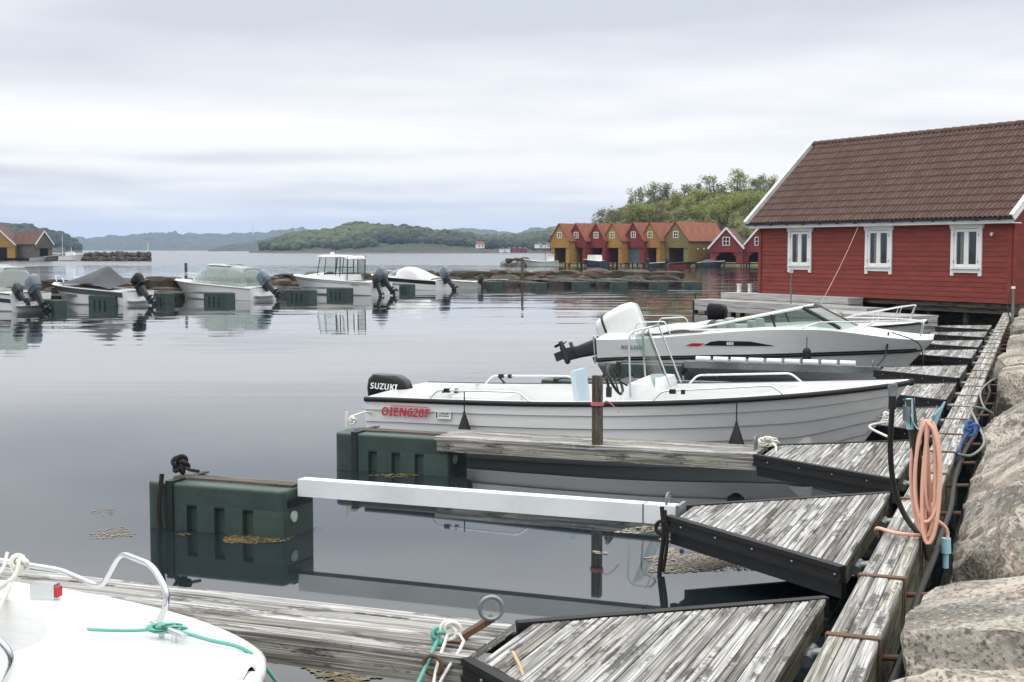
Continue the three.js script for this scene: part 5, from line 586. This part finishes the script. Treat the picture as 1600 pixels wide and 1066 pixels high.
// ---------- bow of the white boat beside the first finger ----------
{
  const L = 5.6, turn = -TH, pos = QP(-8.5, 0, 4.5), sheer = (u) => 0.67 + 0.12 * u * u;
  const { t, H, dy } = boat({ name: 'bow_rider', label: 'white boat with bright steel bow rails moored by the bleached wooden finger', cat: 'boat', pos, turn, L, B: 2.3, p: 2.3, q: 0.62, tr: 0.95, sheer, well: [0.1, 0.8], inset: 0.3, floor: 0.5, camber: 0.05, rub: mt.gel, rubR: 0.035, nu: 60 });
  const foot = (x, s, z) => V(x, dy(x / L, z), s * z), z1 = 0.5;
  for (const s of [1, -1]) {
    const zA = 0.9, rail = part('bow_rail', bentTube([V(1.2, 0.83, s * 1.08), V(2.8, 0.88, s * 1.03), V(3.9, 0.88, s * 0.9), V(4.25, 0.85, s * 0.78), V(4.45, 1.06, s * 0.68), V(4.74, 1.06, s * 0.53), V(4.86, 0.94, s * 0.49), V(4.78, dy(0.853, 0.5) - 0.01, s * 0.5)], 0.0145, 0.07, 10), mt.steel, t);
    part('rail_foot', [cyl(0.04, 0.03, 0.012, 4.78, dy(0.853, 0.5), s * 0.5), cyl(0.03, 0.025, 0.012, 3.3, dy(0.59, 0.96), s * 0.96)], mt.steel, rail); part('stanchion', rod(V(3.3, dy(0.59, 0.96), s * 0.96), V(3.4, 0.87, s * 0.95), 0.0125), mt.steel, rail);
  }
  const nl = part('navigation_light', box(0.13, 0.08, 0.06, 3.86, 0.785, -0.83, 0.2), mt.steel, t); part('red_lens', box(0.02, 0.05, 0.05, 3.93, 0.785, -0.845, 0.2), mt.redLetter, nl);
  const cleat = part('cleat', [rod(V(4.86, dy(0.87, 0.3) + 0.05, -0.36), V(5.13, dy(0.9, 0.3) + 0.05, -0.22), 0.014), rod(V(4.94, dy(0.88, 0.3) - 0.01, -0.32), V(4.94, dy(0.88, 0.3) + 0.05, -0.32), 0.012), rod(V(5.05, dy(0.9, 0.3) - 0.01, -0.26), V(5.05, dy(0.9, 0.3) + 0.05, -0.26), 0.012)], mt.steel, t);
  const at = (x, y, z) => V(x, y, z).applyAxisAngle(V(0, 1, 0), turn).add(pos), Y = 0.9;
  const Yd = dy(0.89, 0.3) + 0.05; const c = at(4.98, Yd, -0.3); single('mooring_line', [new THREE.TorusKnotGeometry(0.03, 0.009, 60, 6, 3, 5).scale(1.8, 0.5, 1).translate(c.x, c.y, c.z), tube([c, at(4.8, Yd - 0.03, -0.3), at(4.66, Yd - 0.02, -0.22), at(4.6, Yd - 0.03, -0.25)], 0.008, 20), tube([c, at(5.2, Yd - 0.02, -0.28), at(5.42, Yd - 0.07, -0.3), at(5.55, 0.5, -0.45)], 0.009, 20)], mt.ropeTeal, 'teal rope made fast round the bow cleat of the steel-railed boat', 'rope', 'mooring lines');
  const hp = (dz) => [at(3.62, 0.9, -0.93 + dz), at(3.64, 0.82, -0.86 + dz), at(3.61, 0.76, -0.74 + dz), at(3.62, 0.62, -0.62 + dz), at(3.68, 0.56, -0.6 + dz), at(3.71, 0.66, -0.64 + dz), at(3.67, 0.8, -0.8 + dz)];
  single('rope_hank', [tube(hp(0), 0.009, 40), tube(hp(0.03).map((p) => p.add(V(0.02, 0.02, 0))), 0.009, 40), tube(hp(0.05).map((p) => p.add(V(-0.03, 0.05, 0))), 0.009, 40), new THREE.TorusKnotGeometry(0.03, 0.015, 40, 6).translate(...at(3.62, 0.88, -0.92).toArray())], mt.ropeWhite, 'white rope hank hanging from the steel bow rail', 'rope');
}

// ---------- boats along the breakwater ----------
const BT = Math.atan2(0.52, -0.854);
const rowBoat = (o) => boat({ group: 'boats moored along the breakwater', turn: BT, ...o });
const canopy = (t, name, pts, zw, m, ribs) => { const n = pts.length - 1; const c = part(name, surf(n * 4, 12, (u, v) => { const k = u * n, i = Math.min(n - 1, Math.floor(k)), f = k - i, x = mix(pts[i][0], pts[i + 1][0], f), y = mix(pts[i][1], pts[i + 1][1], f), b = mix(pts[i][2], pts[i + 1][2], f), s = v * 2 - 1, w = zw(x); return [x, b + (y - b) * Math.pow(Math.max(0, 1 - Math.pow(Math.abs(s), 4)), 0.5) + 0.01 * Math.sin(x * 9 + s * 5), s * w]; }), m, t); return c; };
{ // 1 navy-striped boat
  const sheer = (u) => 0.72 + 0.3 * u; const { t, H } = rowBoat({ name: 'moored_boat', label: 'white boat with navy stripe, clear canopy and grey outboard by the breakwater', pos: AT(48, 55, 0), L: 6.2, B: 2.3, sheer, well: [0.12, 0.6], inset: 0.2, floor: 0.3, rub: mt.navy, band: [(u) => 0.34 + 0.3 * u, (u) => 0.5 + 0.34 * u, mt.navy] });
  canopy(t, 'canopy', [[0.7, 1.0, 0.78], [1.0, 1.75, 0.78], [2.0, 1.9, 0.84], [3.0, 1.8, 0.9], [3.9, 1.05, 0.95]], () => 0.92, mt.vinyl); part('canopy_frame', [railTube([V(1.0, 0.8, 0.92), V(1.0, 1.76, 0.5), V(1.0, 1.76, -0.5), V(1.0, 0.8, -0.92)], 0.02), railTube([V(3.0, 0.9, 0.92), V(3.0, 1.8, 0.5), V(3.0, 1.8, -0.5), V(3.0, 0.9, -0.92)], 0.02)], mt.canvasPale, t); part('swim_step', box(0.5, 0.06, 1.5, -0.2, 0.25, 0), mt.gel, t); outboard(t, -0.1, 0.62, 0.55, { s: 1.02, cowl: mt.motorGrey, text: 'YAMAHA' });
  outboard(t, -0.1, 0.55, 0.85, { s: 0.7, z: -0.7, cowl: mt.motorDark });
}
{ // 2 grey cover
  const sheer = (u) => 0.62 + 0.3 * u; const { t, H } = rowBoat({ name: 'moored_boat', label: 'white boat under a peaked dark grey cover with black outboard', pos: AT(216, 60.5, 0), L: 5.6, B: 2.1, sheer, rub: mt.gel, band: [(u) => 0.36 + 0.28 * u, (u) => 0.56 + 0.3 * u, mt.canvasGrey] });
  part('cover', surf(30, 12, (u, v) => { const x = 0.75 + u * 3.7, s = v * 2 - 1, pk = Math.pow(Math.max(0, 1 - Math.abs(x - 1.9) / (x < 1.9 ? 1.5 : 2.9)), 1.1), w = (H.hb(x / 5.6) + 0.02); return [x, sheer(x / 5.6) + 0.02 + 0.95 * pk * (1 - 0.75 * Math.abs(s)) + 0.08 * (1 - s * s), s * w]; }), mt.canvasGrey, t);
  for (const s of [1, -1]) part('bow_rail', railTube([V(4.1, sheer(0.73), s * 0.7), V(4.2, sheer(0.75) + 0.32, s * 0.66), V(4.8, sheer(0.85) + 0.34, s * 0.45), V(4.95, sheer(0.88), s * 0.42)], 0.016), mt.steel, t); part('pulpit', railTube([V(5.1, sheer(0.9), 0.25), V(5.3, sheer(0.95) + 0.36, 0.15), V(5.3, sheer(0.95) + 0.36, -0.15), V(5.1, sheer(0.9), -0.25)], 0.016), mt.steel, t);
  part('swim_step', box(0.45, 0.05, 1.3, -0.18, 0.22, 0), mt.gel, t); outboard(t, -0.02, 0.6, 0.7, { s: 0.98, cowl: mt.blackGloss });
}
{ // 3 clear canopy sports boat
  const sheer = (u) => 0.6 + 0.36 * u; const { t, H } = rowBoat({ name: 'moored_boat', label: 'white sports boat with clear canopy and grey tilted outboard between green floats', pos: AT(412, 66.5, 0), L: 6, B: 2.2, sheer, well: [0.14, 0.55], inset: 0.2, floor: 0.3, rub: mt.seat });
  canopy(t, 'canopy', [[0.5, 0.75, 0.66], [0.75, 1.55, 0.66], [1.9, 1.75, 0.72], [3.0, 1.78, 0.78], [3.35, 1.55, 0.8], [4.2, 0.9, 0.84]], () => 0.9, mt.vinyl); part('canopy_top', surf(10, 8, (u, v) => { const x = 1.7 + u * 1.5, s = (v * 2 - 1) * 0.62; return [x, 1.79 - 0.12 * s * s - 0.06 * (1 - u), s]; }), mt.canvasPale, t); part('canopy_frame', [0.75, 1.9, 3.2].map((x, i) => railTube([V(x, 0.7, 0.9), V(x, [1.56, 1.76, 1.7][i], 0.55), V(x, [1.56, 1.76, 1.7][i], -0.55), V(x, 0.7, -0.9)], 0.018)), mt.seat, t);
  part('windscreen_frame', [rod(V(3.3, 1.55, 0.7), V(4.2, 0.92, 0.66), 0.025), rod(V(3.3, 1.55, -0.7), V(4.2, 0.92, -0.66), 0.025)], mt.white, t); for (const s of [1, -1]) part('bow_rail', [railTube([V(3.7, sheer(0.62), s * 0.85), V(4.0, sheer(0.67) + 0.3, s * 0.8), V(5.6, sheer(0.93) + 0.36, s * 0.25), V(5.75, sheer(0.95), s * 0.2)], 0.015), rod(V(4.9, sheer(0.82), s * 0.5), V(5.1, sheer(0.85) + 0.34, s * 0.45), 0.013)], mt.steel, t);
  part('seat', [box(0.5, 0.5, 1.4, 1.2, 0.55, 0)], mt.gel, t); part('swim_step', box(0.5, 0.05, 1.4, -0.2, 0.24, 0), mt.gel, t); outboard(t, -0.05, 0.62, 0.8, { s: 1.0, cowl: mt.motorGrey, text: 'YAMAHA' });
  fender('white fender on the canopy sports boat side', V(3.1, 0.5, 1.12).applyAxisAngle(V(0, 1, 0), BT).add(AT(412, 66.5, 0)), mt.white, 0.09, 0.3, false, 0.3, 'white fenders along the breakwater');
}
{ // 4 pilothouse boat
  const sheer = (u) => 0.72 + 0.22 * u + 0.12 * u * u; const { t, H } = rowBoat({ name: 'moored_boat', label: 'white pilothouse boat with flat hard top and grey outboard', pos: AT(596, 73.5, 0), L: 6.2, B: 2.3, sheer, well: [0.1, 0.4], inset: 0.18, floor: 0.3, rub: mt.seat, band: [(u) => sheer(u) - 0.16, (u) => sheer(u) - 0.13, mt.motorGrey] });
  const ph = part('pilothouse', loft([[0.8, 2.95, 1.05, 0.85], [1.12, 2.9, 0.95, 0.8]].map(([y, cx, hx, hz]) => rrect(cx, 0, hx, hz, 0.12, y))), mt.gel, t), yT = 2.12;
  part('hard_top', surf(16, 8, (u, v) => { const x = 1.55 + u * 2.25, s = v * 2 - 1; return [x, yT + 0.09 * (1 - s * s) - 0.14 * Math.pow(1 - u, 4), s * 0.88]; }), mt.gel, ph); part('hard_top_edge', tube(Array.from({ length: 21 }, (_, i) => { const a = i / 20 * Math.PI * 2; return V(2.67 + 1.13 * Math.sign(Math.cos(a)) * Math.pow(Math.abs(Math.cos(a)), 0.4), yT - 0.02 - (Math.cos(a) < -0.5 ? 0.1 : 0), 0.88 * Math.sign(Math.sin(a)) * Math.pow(Math.abs(Math.sin(a)), 0.4)); }), 0.045, 60, 6), mt.gel, ph);
  for (const s of [1, -1]) for (const [x0, x1] of [[1.75, 1.7], [2.25, 2.22], [2.55, 2.5], [3.35, 3.2], [3.85, 3.62]]) part('pillar', rod(V(x0, x0 < 2.4 ? 0.75 : 1.1, s * 0.8), V(x1, yT, s * 0.78), x0 < 2.6 ? 0.03 : 0.022, 6), mt.black, ph);
  part('window_frame', [railTube([V(2.6, 1.14, 0.8), V(3.8, 1.14, 0.79), V(3.74, 1.5, 0.79), V(2.6, 1.5, 0.8)], 0.016), rod(V(3.85, 1.12, -0.75), V(3.85, 1.12, 0.75), 0.02)], mt.black, ph); part('window', [surf(1, 1, (u, v) => [mix(2.58, 3.84 - v * 0.22, u), mix(1.13, yT, v), 0.79]), surf(1, 1, (u, v) => [3.85 - v * 0.22, mix(1.13, yT, v), (u * 2 - 1) * 0.76])], mt.glass, ph); part('door_panel', surf(1, 1, (u, v) => [mix(1.76, 2.24, u), mix(0.75, yT - 0.05, v), 0.79]), mt.vinyl, ph);
  part('beacon', cyl(0.12, 0.12, 0.16, 3.4, yT + 0.08, 0, 12), mt.white, ph); part('foredeck_cabin', surf(12, 8, (u, v) => { const x = 3.6 + u * 1.5, s = v * 2 - 1; return [x, sheer(x / 6.2) + 0.05 + 0.32 * Math.pow(1 - u, 0.7) * (1 - Math.pow(Math.abs(s), 3)), s * 0.75 * (1 - 0.5 * u)]; }), mt.gel, t);
  part('seat', box(0.4, 0.45, 0.5, 2.2, 0.6, -0.3), mt.seat, t); const lg = part('lettering', letters('690 OR', 0.1, 0.004, 0.1), mt.greyLetter, t); const lp = H.pt(0.2, H.vAt(0.2, 0.55), -1, 0.03); lg.position.set(...lp); lg.rotation.y = Math.PI; outboard(t, 0, 0.68, 0.62, { s: 1.02, cowl: mt.motorGrey, text: 'YAMAHA' }); outboard(t, 0, 0.6, 0.3, { s: 0.75, z: -0.65, cowl: mt.motorDark });
  const at = (x, y, z) => V(x, y, z).applyAxisAngle(V(0, 1, 0), BT).add(AT(596, 73.5, 0)); fender('white fender by the stern of the pilothouse boat', at(1.1, 0.45, 1.2), mt.white, 0.1, 0.25, false, 0.2, 'white fenders along the breakwater'); fender('white fender at mid length of the pilothouse boat', at(3.6, 0.5, 1.15), mt.white, 0.1, 0.25, false, 0.2, 'white fenders along the breakwater');
}
{ // 5 white covered boat
  const sheer = (u) => 0.6 + 0.3 * u; const { t, H } = rowBoat({ name: 'moored_boat', label: 'low white boat with white cockpit cover and dark side stripe', pos: AT(694, 83, 0), L: 5.6, B: 2.1, sheer, rub: mt.gel, band: [(u) => 0.34 + 0.3 * u, (u) => 0.56 + 0.3 * u, mt.black] });
  part('cover', surf(20, 10, (u, v) => { const x = 0.4 + u * 2.6, s = v * 2 - 1; return [x, sheer(x / 5.6) + 0.02 + (0.12 + 0.55 * sst(0, 0.85, u) * (1 - 0.25 * sst(0.85, 1, u))) * Math.pow(Math.max(0, 1 - Math.pow(Math.abs(s), 3.2)), 0.7), s * H.hb(x / 5.6)]; }), mt.canvasWhite, t);
  part('windscreen', surf(8, 2, (u, v) => { const s = u * 2 - 1; return [3.75 + 0.25 * (1 - s * s) - v * 0.8, 0.86 + v * 0.42, s * (0.85 - 0.12 * v)]; }), mt.tint, t); part('windscreen_frame', [rod(V(3.75, 0.86, 0.85), V(2.95, 1.28, 0.73), 0.022), rod(V(3.75, 0.86, -0.85), V(2.95, 1.28, -0.73), 0.022)], mt.white, t);
  for (const s of [1, -1]) part('bow_rail', railTube([V(3.9, sheer(0.7), s * 0.75), V(4.2, sheer(0.75) + 0.3, s * 0.65), V(5.2, sheer(0.93) + 0.36, s * 0.2), V(5.3, sheer(0.95), s * 0.18)], 0.015), mt.steel, t); outboard(t, 0, 0.6, 0.6, { s: 1.0, cowl: mt.motorGrey });
}
{ // 6 dinghy
  const { t } = rowBoat({ name: 'moored_boat', label: 'small pale dinghy with little outboard beside the empty breakwater berths', pos: AT(748, 87, 0), L: 3.6, B: 1.5, sheer: (u) => 0.42 + 0.2 * u, well: [0.06, 0.8], inset: 0.08, floor: 0.12, rub: mt.canvasPale, hull: mt.canvasPale, turn: BT + 0.3 }); outboard(t, 0, 0.42, 0.2, { s: 0.6, cowl: mt.motorDark }); part('thwart', [box(0.25, 0.04, 1.2, 1.0, 0.34, 0), box(0.25, 0.04, 1.2, 2.0, 0.36, 0)], mt.gel, t);
}
// fingers and floats of the breakwater row
function farFinger(px, dep, az, len, label, fl = 1.5, plank = mt.beam) {
  const t = thing('berth_finger', label, 'mooring finger', 'mooring fingers along the breakwater', AT(px, dep, 0), az); floatParts(t, 0, fl, 0, 0.45, 0.32); part('beam', box(len - fl, 0.1, 0.14, fl + (len - fl) / 2, 0.42, 0), mt.galv, t);
  const dk = new THREE.Group(); dk.name = 'deck'; t.add(dk); for (let i = 0; i < 7; i++) part('plank', prism(boardProfile(0.2, 0.04), -0.4 - i * 0.09, 0.4 + i * 0.09, i, i * 0.3).rotateY(Math.PI / 2).translate(len - 1.3 + i * 0.21, 0.47, 0), plank, dk); part('joist', [box(1.5, 0.1, 0.06, len - 0.7, 0.38, 0.45), box(1.5, 0.1, 0.06, len - 0.7, 0.38, -0.45)], mt.darkWood, dk); return t;
}
[[96, 54.8, 'berth finger with green float beside the navy-striped boat'], [186, 60, 'berth finger with wide green float before the grey-covered boat'], [266, 63.6, 'berth finger with small green float between the covered and the canopy boats'], [362, 64, 'berth finger with green float before the clear-canopy boat'], [490, 68.5, 'berth finger with green float at the bow of the pilothouse boat'], [548, 72, 'berth finger with green float alongside the pilothouse boat'], [645, 79.8, 'berth finger with narrow green float by the pilothouse outboards'], [688, 84, 'berth finger with green float before the low white covered boat']].forEach(([px, d, l], i) => farFinger(px, d, BT + (i % 2 ? 0.04 : -0.03), 6.4, l, [0.9, 1.6, 0.9, 1.5, 1.6, 1.4, 0.8, 1.5][i]));
const BT2 = Math.atan2(0.93, -0.36);
[779, 848, 915, 975, 1038].forEach((px, i) => farFinger(px, 86 - (i === 1 ? 2 : 0), BT2, 8.6, 'empty berth finger with green float off the stone breakwater end', 1.5, mt.deck));
{ const t = thing('mooring_float', 'lone dark green float at the seaward end of the empty berths', 'float', null, AT(1092, 86, 0), BT2); floatParts(t, 0, 1.5, 0, 0.45, 0.32); part('beam', box(5, 0.08, 0.1, 3.9, 0.4, 0), mt.galv, t); }
for (const [px, d, h, l] of [[816, 92, 1.9, 'brown mooring pole standing among the empty berths'], [291, 75, 1.75, 'grey pole behind the canopy boat on the breakwater']]) single('mooring_pole', [cyl(0.09, 0.08, h + 1, 0, -1, 0, 8)], mt.brownWood, l, 'pole', 'mooring poles', AT(px, d, 0));

// ---------- boats at the boathouses ----------
{
  const b = (o) => boat({ group: 'boats at the boathouses', nu: 20, nv: 8, ...o }); let q;
  q = b({ name: 'fishing_boat', label: 'pale wooden fishing boat moored before the end mustard boathouse', pos: AT(872, 197, 0), turn: Math.PI - 0.12, L: 5.2, B: 1.9, sheer: (u) => 0.75 + 0.4 * Math.pow(Math.abs(u - 0.35) / 0.65, 2), hull: mt.canvasPale, rub: mt.brownWood }); part('wheelhouse', [box(1.0, 1.0, 1.1, 1.1, 1.2, 0), box(1.2, 0.08, 1.3, 1.1, 1.74, 0)], mt.white, q.t); part('mast', [rod(V(1.9, 0.8, 0), V(1.9, 3.0, 0), 0.04), rod(V(0.5, 0.9, 0), V(0.5, 2.2, 0), 0.03)], mt.rust, q.t);
  q = b({ name: 'cabin_boat', label: 'blue and white cabin boat in the mouth of the red boathouse', pos: AT(944, 198, 0), turn: 2.2, L: 4.8, B: 1.9, sheer: (u) => 0.8 + 0.25 * u, hull: mt.navy }); part('cabin', loft([[0.8, 1.5], [1.7, 1.3]].map(([y, h]) => rrect(2.2, 0, h * 0.7, 0.7, 0.15, y))), mt.white, q.t);
  q = b({ name: 'inflatable_boat', label: 'dark red inflatable boat before the olive boathouse', pos: AT(1044, 193, 0), turn: 0.1, L: 3.8, B: 1.7, sheer: (u) => 0.5 + 0.25 * u, hull: mt.barn, rub: mt.rubber, rubR: 0.14, well: [0.05, 0.75], floor: 0.15 }); outboard(q.t, 0, 0.6, 0.2, { cowl: mt.motorDark });
  q = b({ name: 'small_boat', label: 'grey skiff with outboard before the mustard boathouse by the olive one', pos: AT(1013, 195, 0), turn: 0.2, L: 2.9, B: 1.3, sheer: (u) => 0.5 + 0.2 * u, hull: mt.motorDark, well: [0.05, 0.8], floor: 0.1 }); outboard(q.t, 0, 0.55, 0.4, { cowl: mt.black, s: 0.9 });
  q = b({ name: 'small_boat', label: 'black-covered boat between the olive boathouse and the white-trimmed red one', pos: AT(1088, 194, 0), turn: 0.15, L: 4.2, B: 1.7, sheer: (u) => 0.6 + 0.25 * u, hull: mt.motorDark }); part('cover', surf(10, 6, (u, v) => [0.4 + u * 3, 0.68 + 0.4 * Math.sin(u * 3.1) * (1 - Math.pow(v * 2 - 1, 2)), (v * 2 - 1) * 0.75]), mt.black, q.t);
  // at the jetty
  q = b({ name: 'cabin_cruiser', label: 'white cabin cruiser with a mast moored at the boulder jetty', group: 'boats at the jetty', pos: AT(94, 297, 0), turn: 0.05, L: 5.2, B: 2.1, sheer: (u) => 1.0 + 0.35 * u, hull: mt.white }); part('cabin', [loft([[1.0, 1.0], [1.9, 0.8]].map(([y, h]) => rrect(2.4, 0, h, 0.8, 0.15, y))), box(1.2, 0.06, 1.3, 2.4, 1.96, 0)], mt.white, q.t); part('window', box(1.3, 0.35, 1.5, 2.45, 1.55, 0), mt.dark, q.t); part('mast', [rod(V(0.7, 1, 0), V(0.7, 5.8, 0), 0.04), rod(V(2.6, 1.9, 0), V(2.6, 3.1, 0), 0.04)], mt.white, q.t);
  q = b({ name: 'small_boat', label: 'small open boat before the weathered grey shed', group: 'boats at the jetty', pos: AT(48, 296, 0), turn: 0.1, L: 3.6, B: 1.5, sheer: (u) => 0.65 + 0.35 * u, hull: mt.seat, well: [0.05, 0.8], floor: 0.2 }); q = b({ name: 'small_boat', label: 'small dark boat next to the cabin cruiser by the grey shed', group: 'boats at the jetty', pos: AT(66, 298, 0), turn: 0.3, L: 4, B: 1.6, sheer: (u) => 0.8 + 0.5 * u, hull: mt.tarGrey });
}
renderer.render(scene, camera);
